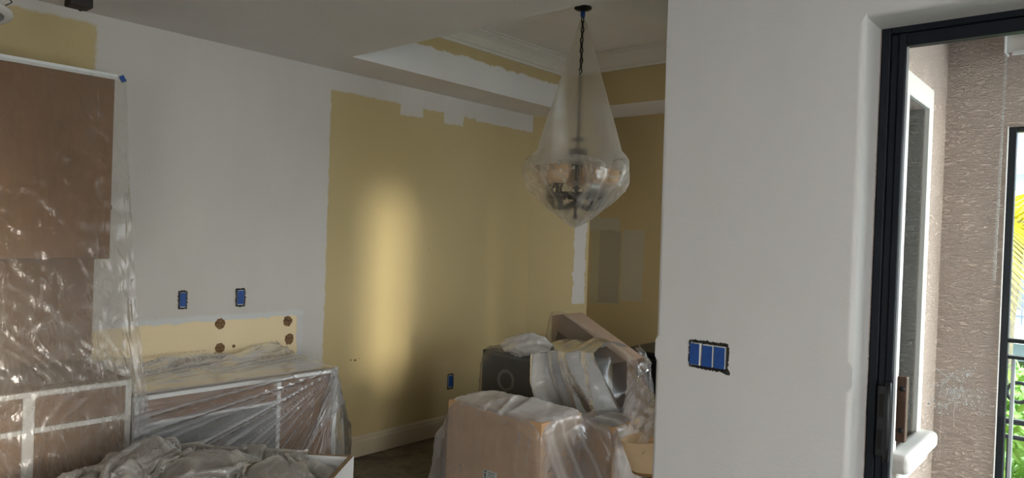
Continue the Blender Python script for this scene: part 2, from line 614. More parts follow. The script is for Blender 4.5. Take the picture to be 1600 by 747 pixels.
def copy_tree(o, parent=None):
    c = o.copy()
    COL.objects.link(c)
    if parent is not None:
        c.parent = parent
    for ch in list(o.children):
        copy_tree(ch, c)
    return c


# ------------------------------------------------------------------ cloth solver for the plastic sheets


def col_box(lo, hi, mg=0.014, c=(0, 0), rz=0.0):
    lo, hi = np.array(lo) - mg, np.array(hi) + mg
    cs, sn = math.cos(rz), math.sin(rz)

    def f(P):
        Q = P.copy()
        if rz:
            x, y = P[:, 0] - c[0], P[:, 1] - c[1]
            Q[:, 0], Q[:, 1] = x * cs + y * sn, -x * sn + y * cs
        ins = np.all((Q > lo) & (Q < hi), axis=1)
        if not ins.any():
            return ins
        q = Q[ins]
        d = np.stack([q - lo, hi - q], 2).reshape(len(q), 6)
        d[:, 4] = 9.0 if lo[2] < 0.05 else d[:, 4]
        k = d.argmin(1)
        ax, side = k // 2, k % 2
        q[np.arange(len(q)), ax] = np.where(side == 0, lo[ax], hi[ax])
        if rz:
            x, y = q[:, 0].copy(), q[:, 1].copy()
            q[:, 0], q[:, 1] = x * cs - y * sn + c[0], x * sn + y * cs + c[1]
        P[ins] = q
        return ins
    return f


def col_ball(c, r):
    c, r = np.array(c), np.array(r)

    def f(P):
        q = (P - c) / r
        n = np.linalg.norm(q, axis=1)
        ins = n < 1
        P[ins] = c + q[ins] / np.maximum(n[ins], 1e-4)[:, None] * r
        return ins
    return f


def col_floor(z=0.012):
    def f(P):
        ins = P[:, 2] < z
        P[ins, 2] = z
        return ins
    return f


def drape(P0, rest, pins, cols, steps=110, iters=7, grav=9.8, dt=0.02, damp=0.02, shear=0.25, bend=0.05, wind=None, fric=0.4):
    """position based cloth on a grid; pins = dict {(i, j): target or None}"""
    nu, nv = P0.shape[:2]
    P = P0.astype(np.float64).copy()
    V = np.zeros_like(P)
    w = np.ones((nu, nv, 1))
    tgt = {}
    for k, v in pins.items():
        w[k] = 0
        tgt[k] = (P[k].copy(), P[k].copy() if v is None else np.array(v, float))
    lu, lv = rest
    ld = math.hypot(lu, lv)

    def solve(sa, sb, L, st, only_stretch=False):
        A, B = P[sa], P[sb]
        d = B - A
        n = np.linalg.norm(d, axis=2, keepdims=True) + 1e-9
        wa, wb = w[sa], w[sb]
        ws = wa + wb
        k = np.where(ws > 0, st * (n - L) / n / np.maximum(ws, 1e-9), 0)
        if only_stretch:
            k = np.where(n < L, k, 0)
        P[sa] = A + d * k * wa
        P[sb] = B - d * k * wb
    sl = slice
    cons = []
    for p in (0, 1):
        cons.append(((sl(p, nu - 1, 2), sl(None)), (sl(p + 1, nu, 2), sl(None)), lu, 0.95, False))
        cons.append(((sl(None), sl(p, nv - 1, 2)), (sl(None), sl(p + 1, nv, 2)), lv, 0.95, False))
    for p in (0, 1):
        cons.append(((sl(p, nu - 1, 2), sl(0, nv - 1)), (sl(p + 1, nu, 2), sl(1, nv)), ld, shear, False))
        cons.append(((sl(p, nu - 1, 2), sl(1, nv)), (sl(p + 1, nu, 2), sl(0, nv - 1)), ld, shear, False))
    for p in (0, 1, 2, 3):
        cons.append(((sl(p, nu - 2, 4), sl(None)), (sl(p + 2, nu, 4), sl(None)), 2 * lu, bend, True))
        cons.append(((sl(None), sl(p, nv - 2, 4)), (sl(None), sl(p + 2, nv, 4)), 2 * lv, bend, True))

    def even(a, b):
        la = [len(range(*x.indices(n))) for x, n in zip(a, (nu, nv))]
        lb = [len(range(*x.indices(n))) for x, n in zip(b, (nu, nv))]
        q = [min(i, j) for i, j in zip(la, lb)]

        def cut(s, n, k):
            s0, s1, s2 = s.indices(n)
            return sl(s0, s0 + (k - 1) * s2 + 1, s2)
        return tuple(cut(s, n, k) for s, n, k in zip(a, (nu, nv), q)), tuple(cut(s, n, k) for s, n, k in zip(b, (nu, nv), q)), min(q)
    cc = []
    for a, b, L, st, o in cons:
        a, b, q = even(a, b)
        if q > 0:
            cc.append((a, b, L, st, o))
    for s in range(steps):
        old = P.copy()
        V[..., 2] -= grav * dt
        if wind is not None:
            V += wind(s, P) * dt
        V *= (1 - damp)
        sp_ = np.linalg.norm(V, axis=2, keepdims=True)
        V *= np.minimum(1.0, 2.5 / np.maximum(sp_, 1e-6))
        P += V * dt * w
        f = min(1.0, (s + 1) / (steps * 0.6))
        for k, (a, b) in tgt.items():
            P[k] = a + (b - a) * f
        for it in range(iters):
            for c in cc:
                solve(*c)
            F = P.reshape(-1, 3)
            hit = np.zeros(len(F), bool)
            for c in cols:
                hit |= c(F)
            P = F.reshape(nu, nv, 3)
            for k, (a, b) in tgt.items():
                P[k] = a + (b - a) * f
        V = (P - old) / dt
        V.reshape(-1, 3)[hit] *= (1 - fric)
    return P


def refine(P):
    """cubic upsampling x2 of a grid in both directions"""
    for ax in (0, 1):
        P = np.moveaxis(P, ax, 0)
        n = P.shape[0]
        E = np.concatenate([2 * P[:1] - P[1:2], P, 2 * P[-1:] - P[-2:-1]])
        mid = (-E[0:n - 1] + 9 * E[1:n] + 9 * E[2:n + 1] - E[3:n + 2]) / 16
        out = np.empty((2 * n - 1,) + P.shape[1:])
        out[0::2], out[1::2] = P, mid
        P = np.moveaxis(out, 0, ax)
    return P


def pushed(P, cols, n=2):
    F = P.reshape(-1, 3).copy()
    for _ in range(n):
        for c in cols:
            c(F)
    return F.reshape(P.shape)


def crumple(P, amp, scale, seed=0.0, ridged=True):
    """small fold relief along the normals of a grid"""
    du = np.gradient(P, axis=0)
    dv = np.gradient(P, axis=1)
    n = np.cross(du, dv)
    n /= np.linalg.norm(n, axis=2, keepdims=True) + 1e-9
    h = np.empty(P.shape[:2])
    for i in range(P.shape[0]):
        for j in range(P.shape[1]):
            q = Vector(P[i, j]) * scale + Vector((seed, seed * 1.7, 0))
            a = noise.noise(q)
            h[i, j] = (0.5 - abs(a)) if ridged else a
    return P + n * (h * amp)[..., None]


def sheet(name, P, mat, label=None, cat='plastic sheet', parent=None, size=None, shade=True, wrap=False, fold=None):
    nu, nv = P.shape[:2]
    vs = P.reshape(-1, 3)
    i, j = np.meshgrid(np.arange(nu if wrap else nu - 1), np.arange(nv - 1), indexing='ij')
    i2 = (i + 1) % nu
    F = np.stack([i * nv + j, i2 * nv + j, i2 * nv + j + 1, i * nv + j + 1], -1).reshape(-1, 4)
    me = bpy.data.meshes.new(name)
    me.from_pydata(vs.tolist(), [], F.tolist())
    me.materials.append(mat)
    uvl = me.uv_layers.new(name='UVMap')
    if size is None:
        size = (np.linalg.norm(np.diff(P, axis=0), axis=2).sum(0).mean(), np.linalg.norm(np.diff(P, axis=1), axis=2).sum(1).mean())
    cu = np.stack([i, i + 1, i + 1, i], -1).reshape(-1) / (nu - 1) * size[0]
    cv = np.stack([j, j, j + 1, j + 1], -1).reshape(-1) / (nv - 1) * size[1]
    uvl.data.foreach_set('uv', np.stack([cu, cv], 1).astype(np.float32).ravel())
    if fold is not None:
        me.attributes.new('fold', 'FLOAT', 'POINT').data.foreach_set('value', fold.astype(np.float32).ravel())
    if shade:
        me.polygons.foreach_set('use_smooth', [True] * len(me.polygons))
    o = bpy.data.objects.new(name, me)
    COL.objects.link(o)
    if parent is not None:
        o.parent = parent
    if label:
        tag(o, label, cat)
    return o


def struct(o):
    o['kind'] = 'structure'
    return o


# ------------------------------------------------------------------ room shell
XW, CZ, YB = -4.0, 2.635, 5.236
YC, XC = 4.816, -3.65
TX0, TX1, TY0, TY1, TZ = -3.6, -1.74, 2.59, 4.75, 3.05

struct(box('floor', (-4.1, -3.1, -0.1), (3.0, 5.4, 0.0), M['concrete']))
ceil = struct(panel('ceiling', (0, 0, CZ), (1, 0, 0), (0, -1, 0), (-4.1, 3.0), (-5.4, 3.1), [(TX0, TX1, -TY1, -TY0)], 0.006, M['ceiling']))
for nm, lo, hi, mt in (('tray_top', (TX0 - 0.1, TY0 - 0.1, TZ), (TX1 + 0.1, TY1 + 0.1, TZ + 0.1), M['ceiling']),
                       ('tray_side', (TX0 - 0.1, TY0 - 0.1, CZ + 0.006), (TX0, TY1 + 0.1, TZ), M['tray_left']),
                       ('tray_side', (TX1, TY0 - 0.1, CZ + 0.006), (TX1 + 0.1, TY1 + 0.1, TZ), M['white_paint']),
                       ('tray_side', (TX0, TY0 - 0.1, CZ + 0.006), (TX1, TY0, TZ), M['white_paint']),
                       ('tray_side', (TX0, TY1, CZ + 0.006), (TX1, TY1 + 0.1, TZ), M['beige_paint'])):
    box(nm, lo, hi, mt, ceil)

CROWN = [(0, 0), (0, -0.135), (0.012, -0.135), (0.014, -0.115), (0.022, -0.11), (0.026, -0.095), (0.05, -0.06), (0.085, -0.032),
         (0.092, -0.028), (0.094, -0.014), (0.11, -0.012), (0.11, 0)]


def mould(name, a, b, inward, prof, mat, miter=0.0, parent=None):
    """extrude a profile (out from wall, height) from a to b"""
    a, b, inward = Vector(a), Vector(b), Vector(inward)
    d = (b - a).normalized()
    bm = bmesh.new()
    A = [bm.verts.new(a + inward * p + Vector((0, 0, q)) + d * p * miter) for p, q in prof]
    B = [bm.verts.new(b + inward * p + Vector((0, 0, q)) - d * p * miter) for p, q in prof]
    n = len(prof)
    for k in range(n):
        bm.faces.new((A[k], A[(k + 1) % n], B[(k + 1) % n], B[k]))
    bm.faces.new(A[::-1])
    bm.faces.new(B)
    bmesh.ops.recalc_face_normals(bm, faces=bm.faces)
    return new_obj(name, bm, mat, parent)


struct(mould('trim_1', (TX0, TY0, TZ), (TX0, TY1, TZ), (1, 0, 0), CROWN, M['trim_white'], 1.0))
struct(mould('trim_2', (TX0, TY1, TZ), (TX1, TY1, TZ), (0, -1, 0), CROWN, M['trim_white'], 1.0))
struct(mould('trim_3', (TX1, TY1, TZ), (TX1, TY0, TZ), (-1, 0, 0), CROWN, M['trim_white'], 1.0))
struct(mould('trim_4', (TX1, TY0, TZ), (TX0, TY0, TZ), (0, 1, 0), CROWN, M['trim_white'], 1.0))

OUT = [(1.765, 1.812, 1.105, 1.205), (2.103, 2.160, 1.101, 1.205), (3.876, 3.940, 0.352, 0.466)]
wall_left = struct(panel('wall_left', (XW, 0, 0), (0, 1, 0), (0, 0, 1), (-3.1, YC), (0, CZ), OUT, 0.1, M['left_paint']))
cd = Vector((XC - XW, YB - YC, 0))
cl = cd.length
bm = bmesh.new()
vs4 = [bm.verts.new(p) for p in ((XW, YC, 0), (XC, YB, 0), (XC, YB, CZ), (XW, YC, CZ))]
bk = [bm.verts.new(v.co + Vector((-0.07, 0.06, 0))) for v in vs4]
bm.faces.new(vs4)
bm.faces.new(bk[::-1])
for k in range(4):
    bm.faces.new((vs4[k], bk[k], bk[(k + 1) % 4], vs4[(k + 1) % 4]))
bmesh.ops.recalc_face_normals(bm, faces=bm.faces)
struct(new_obj('wall_corner', bm, M['corner_paint']))
struct(box('wall_far', (XC, YB, 0), (-0.65, YB + 0.1, CZ), M['far_paint']))

BASE = [(0, 0), (0.016, 0), (0.016, 0.105), (0.012, 0.118), (0.012, 0.128), (0.007, 0.14), (0.0, 0.145)]
struct(mould('baseboard_left', (XW, 2.42, 0.004), (XW, YC, 0.004), (1, 0, 0), BASE, M['baseboard']))
struct(mould('baseboard_corner', (XW, YC, 0.004), (XC, YB, 0.004), (cd.y / cl, -cd.x / cl, 0), BASE, M['baseboard']))
struct(mould('baseboard_far', (XC, YB, 0.004), (-0.86, YB, 0.004), (0, -1, 0), BASE, M['baseboard']))

# stub wall ("column") with the door opening beside it and the header above the door
YF, XL, XR, HZ = 2.418, -1.359, -0.651, 2.325
SW = (-1.214, -1.066, 1.128, 1.228)


def round_edge(e):
    a, b = e.verts[0].co, e.verts[1].co
    if abs(a.y - YF) > 1e-4 or abs(b.y - YF) > 1e-4:
        if abs(a.x - XL) < 1e-4 and abs(b.x - XL) < 1e-4 and abs(a.z - b.z) > 1:
            return True
        return False
    if abs(a.z - b.z) > 1:
        return abs(a.x - b.x) < 1e-4 and (abs(a.x - XL) < 1e-3 or abs(a.x - XR) < 1e-3 or abs(a.x - 2.75) < 1e-3)
    return abs(a.z - HZ) < 1e-4 and abs(b.z - HZ) < 1e-4


struct(panel('wall_middle', (0, YF, 0), (1, 0, 0), (0, 0, 1), (XL, 3.0), (0, CZ), [(XR, 2.75, -0.001, HZ), SW], 0.172,
             M['white_paint'], bevel=(0.020, round_edge)))
WIN = (2.93, 3.285, 0.80, 2.165)
struct(panel('wall_right', (-0.65, 0, 0), (0, 1, 0), (0, 0, 1), (2.59, YB + 0.1), (0, CZ), [WIN, (3.95, 5.16, 0.02, 2.25)], 0.2,
             [M['stucco_tan'], M['beige_paint']]))
# room behind the camera, with unseen openings added and sized for daylight
struct(panel('wall_back', (0, -3.0, 0), (-1, 0, 0), (0, 0, 1), (-3.0, 4.1), (0, CZ), [(-0.9, -0.3, -0.001, 2.3)], 0.1, M['white_paint']))
struct(panel('wall_side', (2.9, 0, 0), (0, -1, 0), (0, 0, 1), (-2.418, 3.0), (0, CZ), [(-0.5, 0.7, -0.001, 2.3)], 0.1, M['white_paint']))  # side opening added to light the left wall

# ------------------------------------------------------------------ sliding door
YD = 2.596
door = struct(empty('door_1', (0, YD, 0)))
DZ = 2.335


def dbox(name, lo, hi, mat, bevel=0.003):
    o = box(name, lo, hi, mat, door, bevel, 1)
    o.location = (0, -YD, 0)
    return o


dbox('jamb', (-0.649, YD, 0), (-0.622, YD + 0.10, DZ), M['dark_bronze'])
dbox('stile', (-0.622, YD + 0.012, 0.012), (-0.598, YD + 0.06, DZ - 0.03), M['dark_bronze'])
dbox('stile', (-0.598, YD + 0.004, 0.012), (-0.577, YD + 0.05, DZ - 0.03), M['dark_bronze'])
dbox('head', (-0.622, YD, DZ - 0.028), (2.72, YD + 0.10, DZ - 0.004), M['dark_bronze'])
dbox('rail', (-0.577, YD + 0.006, DZ - 0.072), (0.97, YD + 0.05, DZ - 0.03), M['dark_bronze'])
dbox('rail', (-0.577, YD + 0.006, 0.012), (0.97, YD + 0.05, 0.10), M['dark_bronze'])
dbox('stile', (0.92, YD + 0.006, 0.102), (0.97, YD + 0.05, DZ - 0.074), M['dark_bronze'])
dbox('stile', (2.70, YD + 0.004, 0.012), (2.745, YD + 0.10, DZ - 0.03), M['dark_bronze'])
dbox('gasket', (-0.577, YD + 0.026, 0.10), (-0.572, YD + 0.034, DZ - 0.072), M['white_metal'], 0)
dbox('glass_pane', (-0.577, YD + 0.028, 0.10), (0.92, YD + 0.032, DZ - 0.072), M['glass'], 0)
# inner pull: escutcheon, latch slot and a bowed grip
hnd = dbox('handle', (-0.618, YD - 0.006, 0.90), (-0.585, YD + 0.004, 1.135), M['black'], 0.003)
g = tube('grip', [(-0.584, YD - 0.004, 1.135), (-0.579, YD - 0.03, 1.15), (-0.576, YD - 0.042, 1.10), (-0.575, YD - 0.046, 1.03),
                  (-0.576, YD - 0.042, 0.95), (-0.579, YD - 0.034, 0.895), (-0.582, YD - 0.008, 0.905)], [0.008, 0.010, 0.010, 0.011, 0.010, 0.010, 0.008], M['black'], hnd)
box('latch', (-0.611, YD - 0.010, 1.03), (-0.597, YD - 0.005, 1.11), M['iron'], hnd)
box('latch', (-0.611, YD - 0.010, 0.925), (-0.599, YD - 0.005, 0.985), M['iron'], hnd)
# outer wooden pull seen through the pane
bm = bmesh.new()
add_box(bm, (-0.572, YD + 0.052, 0.945), (-0.542, YD + 0.085, 1.165), 0.004)
for v in bm.verts:
    v.co.x -= 0.004 * math.sin((v.co.z - 0.945) / 0.22 * PI)
wh = new_obj('outer_handle', bm, M['wood_handle'], door, loc=(0, -YD, 0))
for z in (1.125, 0.985):
    lathe('screw', [(0.0001, 0.006), (0.008, 0.006), (0.009, 0.0), (0.0001, 0.0)], M['black'], wh, 12, (0, 0, 0)).matrix_local = \
        Matrix.Translation((-0.556, YD + 0.052, z)) @ Matrix.Rotation(PI / 2, 4, 'X')
# dried splashes on the pane
bm = bmesh.new()
rs = random.Random(3)


def blot(x, z, r):
    n = 7
    c = bm.verts.new((x, 0, z))
    ring = [bm.verts.new((x + r * rs.uniform(0.5, 1.2) * math.cos(2 * PI * k / n), 0, z + r * rs.uniform(0.5, 1.2) * math.sin(2 * PI * k / n))) for k in range(n)]
    for k in range(n):
        bm.faces.new((c, ring[k], ring[(k + 1) % n]))


for cx, cz, sx, sz, n in ((-0.39, 1.135, 0.028, 0.012, 200), (-0.395, 1.175, 0.018, 0.02, 90), (-0.445, 1.095, 0.022, 0.012, 110), (-0.43, 1.15, 0.02, 0.022, 90),
                          (-0.365, 1.22, 0.014, 0.014, 50), (-0.335, 1.115, 0.02, 0.018, 60)):
    for _ in range(n):
        blot(rs.gauss(cx, sx), rs.gauss(cz, sz), abs(rs.gauss(0.0, 0.0012)) + 0.0003)
for (xa, za), (xb, zb) in (((-0.455, 1.21), (-0.415, 1.185)), ((-0.405, 1.21), (-0.43, 1.17)), ((-0.41, 1.19), (-0.375, 1.18)), ((-0.435, 1.175), (-0.44, 1.13))):
    for k in range(26):
        f = k / 25
        blot(xa + (xb - xa) * f + rs.gauss(0, 0.0012), za + (zb - za) * f + rs.gauss(0, 0.0012), rs.uniform(0.0006, 0.0026))
for x, za, zb in ((-0.436, 1.10, 0.925), (-0.401, 1.12, 1.035), (-0.46, 1.02, 0.95)):
    for k in range(60):
        f = k / 59
        blot(x + 0.001 * math.sin(f * 9), za + (zb - za) * f, 0.0009)
sm = new_obj('splash', bm, M['smear'], door, loc=(0, 0.0275, 0))
sm['kind'] = 'stuff'

# ------------------------------------------------------------------ electrical boxes
ew = 0


def outlet(y0, y1, z0, z1, label, seed):
    cy_, cz_ = (y0 + y1) / 2, (z0 + z1) / 2
    r = empty('outlet', (XW, cy_, cz_), label, 'outlet', None)
    rr = random.Random(seed)
    hw, hh = (y1 - y0) / 2, (z1 - z0) / 2
    bm = bmesh.new()
    add_box(bm, (-0.05, -hw - 0.001, -hh - 0.001), (-0.012, hw + 0.001, hh + 0.001))
    new_obj('box', bm, M['jagged'], r)
    # torn edge round the cut-out
    bm = bmesh.new()
    n = 44
    inner, outer = [], []
    for k in range(n):
        a = 2 * PI * k / n
        c, s = math.cos(a), math.sin(a)
        q = 1 / max(abs(c) / hw, abs(s) / hh)
        j = rr.uniform(0.0, 0.007)
        inner.append(bm.verts.new((0.0022, c * q * 0.93, s * q * 0.95)))
        outer.append(bm.verts.new((0.0012, c * (q + j), s * (q + j))))
    for k in range(n):
        bm.faces.new((inner[k], outer[k], outer[(k + 1) % n], inner[(k + 1) % n]))
    new_obj('torn_edge', bm, M['jagged'], r)
    box('receptacle', (-0.012, -hw * 0.62, -hh * 0.86), (0.004, hw * 0.66, hh * 0.86), M['device'], r, 0.002, 1)
    t = box('tape', (0.0035, -hw * 0.70, -hh * 0.76), (0.006, hw * 0.74, hh * 0.80), M['blue_tape'], r)
    return r


outlet(*OUT[0], 'blue-taped outlet on white wall, the one nearer the plastic-covered upper cabinets', 1)
outlet(*OUT[1], 'blue-taped outlet on white wall, above the right end of the cream strip', 2)
outlet(*OUT[2], 'low blue-taped outlet on beige wall just above the baseboard', 3)

sw = empty('light_switch', ((SW[0] + SW[1]) / 2, YF, (SW[2] + SW[3]) / 2), 'triple light switch under three blue tape strips on the white stub wall', 'light switch')
hw, hh = (SW[1] - SW[0]) / 2, (SW[3] - SW[2]) / 2
box('box', (-hw - 0.001, 0.016, -hh - 0.001), (hw + 0.001, 0.06, hh + 0.001), M['jagged'], sw)
bm = bmesh.new()
rr = random.Random(5)
n = 72
inner, outer = [], []
for k in range(n):
    a = 2 * PI * k / n
    c, s = math.cos(a), math.sin(a)
    q = 1 / max(abs(c) / hw, abs(s) / hh)
    j = rr.uniform(0.0, 0.006) + (0.012 if -0.75 < a - 2 * PI < -0.45 else 0)
    inner.append(bm.verts.new((c * q * 0.95, -0.002, s * q * 0.93)))
    outer.append(bm.verts.new((c * (q + j), -0.001, s * (q + j))))
for k in range(n):
    bm.faces.new((inner[k], outer[k], outer[(k + 1) % n], inner[(k + 1) % n]))
new_obj('torn_edge', bm, M['jagged'], sw)
for k, x in enumerate((-0.050, -0.002, 0.043)):
    d = box('switch_plate', (x - 0.021, -0.004, -hh * 0.82), (x + 0.021, 0.016, hh * 0.80), M['device'], sw, 0.002, 1)
    dz = (0.0, -0.002, -0.001)[k]
    box('tape', (x - 0.0215 + 0.001 * k, -0.0065, -hh * 0.78 + dz), (x + 0.015 + 0.003 * k, -0.0045, hh * 0.76 + dz), M['blue_tape'], d)

# brown raw spots on the cream strip where brackets were torn off
rr = random.Random(9)
for k, (y, z, ry, rz_) in enumerate(((2.012, 1.004, 0.033, 0.032), (2.455, 0.988, 0.033, 0.034), (2.47, 0.874, 0.033, 0.036), (2.015, 0.861, 0.030, 0.030), (2.10, 0.864, 0.010, 0.010))):
    bm = bmesh.new()
    n = 26
    R_ = [rr.uniform(0.88, 1.08) for _ in range(n)]
    rings = []
    for dx, sc in ((0.0004, 1.0), (0.003, 0.95), (0.0025, 0.5)):
        rings.append([bm.verts.new((dx, math.cos(2 * PI * q / n) * ry * R_[q] * sc, math.sin(2 * PI * q / n) * rz_ * R_[q] * sc)) for q in range(n)])
    for a in range(2):
        for q in range(n):
            bm.faces.new((rings[a][q], rings[a][(q + 1) % n], rings[a + 1][(q + 1) % n], rings[a + 1][q]))
    bm.faces.new(rings[2])
    bmesh.ops.recalc_face_normals(bm, faces=bm.faces)
    new_obj('raw_patch', bm, M['scab'], wall_left, loc=(XW, y, z))
for (y, z) in ((2.463, 0.99), (2.45, 0.996), (2.475, 0.88)):
    bm = bmesh.new()
    add_box(bm, (0.003, -0.014, -0.0018), (0.0045, 0.014, 0.0018))
    o = new_obj('crack', bm, M['black'], wall_left, loc=(XW, y, z))
    o.rotation_euler = (rr.uniform(-0.9, 0.9), 0, 0)
for (y, z, r_) in ((2.95, 0.685, 0.010), (2.985, 0.68, 0.012), (3.02, 0.688, 0.006), (3.63, 1.45, 0.006)):
    bm = bmesh.new()
    bmesh.ops.create_icosphere(bm, subdivisions=1, radius=r_)
    for v in bm.verts:
        v.co = Vector((v.co.x * 0.12, v.co.y * rr.uniform(0.7, 1.4), v.co.z * rr.uniform(0.4, 0.9)))
    new_obj('scuff', bm, M['scab'], wall_left, loc=(XW, y, z))

# ------------------------------------------------------------------ kitchen cabinets along the left wall
UX, UY, UZ0, UZ1 = -3.67, 1.285, 1.405, 2.270
up_c = empty('upper_cabinet', (XW, 0.5, UZ0), 'brown paper wrapped upper cabinets behind clear plastic at the left edge', 'cabinet')


def sub(name, lo, hi, mat, root, bevel=0.0):
    o = box(name, lo, hi, mat, root, bevel, 1)
    o.location = tuple(-c for c in root.location)
    return o


sub('body', (XW + 0.004, -0.6, UZ0), (UX, UY, UZ1), M['brown_board'], up_c, 0.002)
edges = [-0.6, -0.13, 0.34, 0.81, 1.283]
for a, b in zip(edges[:-1], edges[1:]):
    d = sub('door', (UX, a + 0.002, UZ0 + 0.004), (UX + 0.018, b - 0.002, UZ1 - 0.004), M['brown_paper'], up_c, 0.002)
sub('paper_band', (UX + 0.018, -0.6, 1.64), (UX + 0.0195, UY, 1.66), M['brown_paper'], up_c)
sub('tape_strip', (UX + 0.018, -0.6, UZ1 - 0.012), (UX + 0.021, UY + 0.006, UZ1 + 0.014), M['white_tape'], up_c)

sheetp = box('masking_paper', (XW + 0.001, -0.6, 0.86), (XW + 0.004, 1.33, UZ0 - 0.002), M['brown_paper'], wall_left)

LX = -3.385


def base_cab(y0, y1, top, label, name='base_cabinet'):
    r = empty(name, (XW, (y0 + y1) / 2, 0), label, 'cabinet')
    sub('body', (XW + 0.02, y0, 0.10), (LX, y1, top - 0.002), M['brown_board'], r, 0.002)
    sub('toe_kick', (XW + 0.02, y0 + 0.002, 0.002), (LX - 0.06, y1 - 0.002, 0.10), M['black'], r)
    sub('top_paper', (XW + 0.02, y0, top - 0.002), (LX + 0.006, y1, top), M['brown_paper'], r)
    return r


def front(r, kind, y0, y1, z0, z1, mat, d=0.014):
    return sub(kind, (LX, y0, z0), (LX + d, y1, z1), mat, r, 0.001)


T1 = 0.876
b1 = base_cab(-0.6, 1.288, T1, 'longer dark brown base cabinet under the hanging plastic curtain')
front(b1, 'tape_strip', -0.6, 1.288, T1 - 0.022, T1, M['white_tape'], 0.020)
for y in (0.345, 0.895, 1.277):
    front(b1, 'stile', y - 0.021 if y < 1.2 else y - 0.012, y + 0.021 if y < 1.2 else y + 0.012, 0.11, T1 - 0.023, M['white_tape'], 0.019)
for a, b in ((-0.6, 0.322), (0.368, 0.873), (0.917, 1.264)):
    front(b1, 'drawer_front', a, b, 0.726, T1 - 0.024, M['brown_paper'])
    front(b1, 'rail', a, b, 0.702, 0.724, M['white_tape'], 0.019)
    front(b1, 'door', a, b, 0.11, 0.700, M['brown_paper'])
T2 = 0.792
b2 = base_cab(1.300, 2.395, T2, 'lower base cabinet with grey and brown paper panels below the cream wall strip')
front(b2, 'tape_strip', 1.300, 2.395, T2 - 0.020, T2, M['white_tape'], 0.020)
for y in (1.312, 2.030, 2.383):
    front(b2, 'stile', y - 0.011, y + 0.011, 0.11, T2 - 0.021, M['white_tape'], 0.019)
front(b2, 'drawer_front', 1.324, 2.018, 0.668, T2 - 0.022, M['brown_paper'])
front(b2, 'rail', 1.324, 2.018, 0.652, 0.666, M['white_tape'], 0.019)
front(b2, 'door', 1.324, 2.018, 0.11, 0.650, M['grey_panel'])
front(b2, 'door', 2.042, 2.371, 0.11, T2 - 0.022, M['brown_paper'])

# ------------------------------------------------------------------ plastic over the kitchen cabinets
wallc = lambda P: (lambda i: (P.__setitem__((i, 0), XW + 0.01), i)[1])(P[:, 0] < XW + 0.01)


def grid(nu, nv, f):
    P = np.empty((nu, nv, 3))
    for i in range(nu):
        for j in range(nv):
            P[i, j] = f(i / (nu - 1), j / (nv - 1))
    return P


kit = [col_box((XW, -1, UZ0), (UX + 0.02, UY, UZ1), 0.012), col_box((XW, -1, 0), (LX + 0.02, 1.288, T1), 0.014),
       col_box((XW, 1.29, 0), (LX + 0.02, 2.395, T2), 0.014), wallc, col_floor()]
# curtain: taped along the top of the upper cabinets, falling over the base cabinet
NU, NV = 78, 62
WID, LEN = 1.82, 2.06


def curtain0(u, v):
    y = -0.36 + 1.69 * u
    s = v * LEN
    if s < 1.50:
        f = s / 1.50
        return (UX + 0.034 + 0.36 * f + 0.02 * noise.noise(Vector((u * 9, f * 1.5, 0))) * f, y + 0.06 * f * u, UZ1 - 1.36 * f)
    f = (s - 1.50) / 0.6
    return (-3.27 + 0.10 * f + 0.03 * math.sin(u * 33), y + 0.06 * u, UZ1 - 1.36 - 0.55 * f)


P0 = grid(NU, NV, curtain0)
pins = {(i, 0): None for i in range(NU)}
pins.update({(i, NV - 1): None for i in range(NU)})
wv = rng.normal(0, 1, (NU, NV, 3))
P = drape(P0, (WID / (NU - 1), LEN / (NV - 1)), pins, kit, 110, 7, wind=lambda s, P: wv * 1.2 if s < 40 else 0 * wv, fric=0.5)
P = pushed(refine(crumple(refine(P), 0.010, 11.0, 2.0)), kit)
fold = np.zeros(P.shape[:2])
for i in range(P.shape[0]):
    for j in range(P.shape[1]):
        x, y, z = P[i, j]
        low = min(1.0, max(0.0, (1.62 - z) / 0.5))
        a = 1 - min(1.0, abs(noise.noise(Vector((y * 13 + 2.0 * noise.noise(Vector((y * 3, z * 5, 2))), z * 2.2, 3)))) / 0.14)
        b = 1 - min(1.0, abs(noise.noise(Vector((y * 38 + 3 * noise.noise(Vector((y * 8, z * 6, 1))), z * 7, 8)))) / 0.12)
        band = max(math.exp(-((y - 1.20) / 0.06) ** 2), 0.9 * math.exp(-((y - 0.98) / 0.07) ** 2) * low, 0.8 * math.exp(-((y - 0.80) / 0.05) ** 2) * low)
        fold[i, j] = 0.20 * low + (0.08 * a + 0.19 * b) * min(1.0, 0.35 * low + band)
        P[i, j, 0] += 0.004 * a * min(1, low + band)
cur = sheet('plastic_sheet', P, M['film_curtain'], 'tall clear plastic curtain taped over the brown upper cabinets at left', fold=fold)
bm = bmesh.new()
add_box(bm, (0.0, -0.012, -0.016), (0.003, 0.012, 0.016))
o = new_obj('tape', bm, M['blue_tape'], cur, loc=(UX + 0.03, UY + 0.025, UZ1 - 0.005))
o.rotation_euler = (0.5, 0, 0)
# counter sheet: bunched at the wall, taped at the right corner and dragged down to the left
NU, NV = 98, 66
WID, LEN = 1.97, 1.42


def counter0(u, v):
    y = 1.22 + 1.72 * u
    s = v * LEN
    x = XW + 0.05 + min(s, 0.75) * 0.87
    if s < 0.75:
        return (x, y, T2 + 0.05 + 0.05 * math.exp(-((s - 0.15) / 0.12) ** 2) * (0.6 + 0.4 * math.sin(9 * u)) + 0.012 * math.sin(23 * u + 11 * v))
    f = s - 0.75
    return (x + 0.03 + 0.10 * f + 0.012 * math.sin(31 * u + 7 * v), y - 0.25 * f, T2 + 0.03 - 0.85 * f)


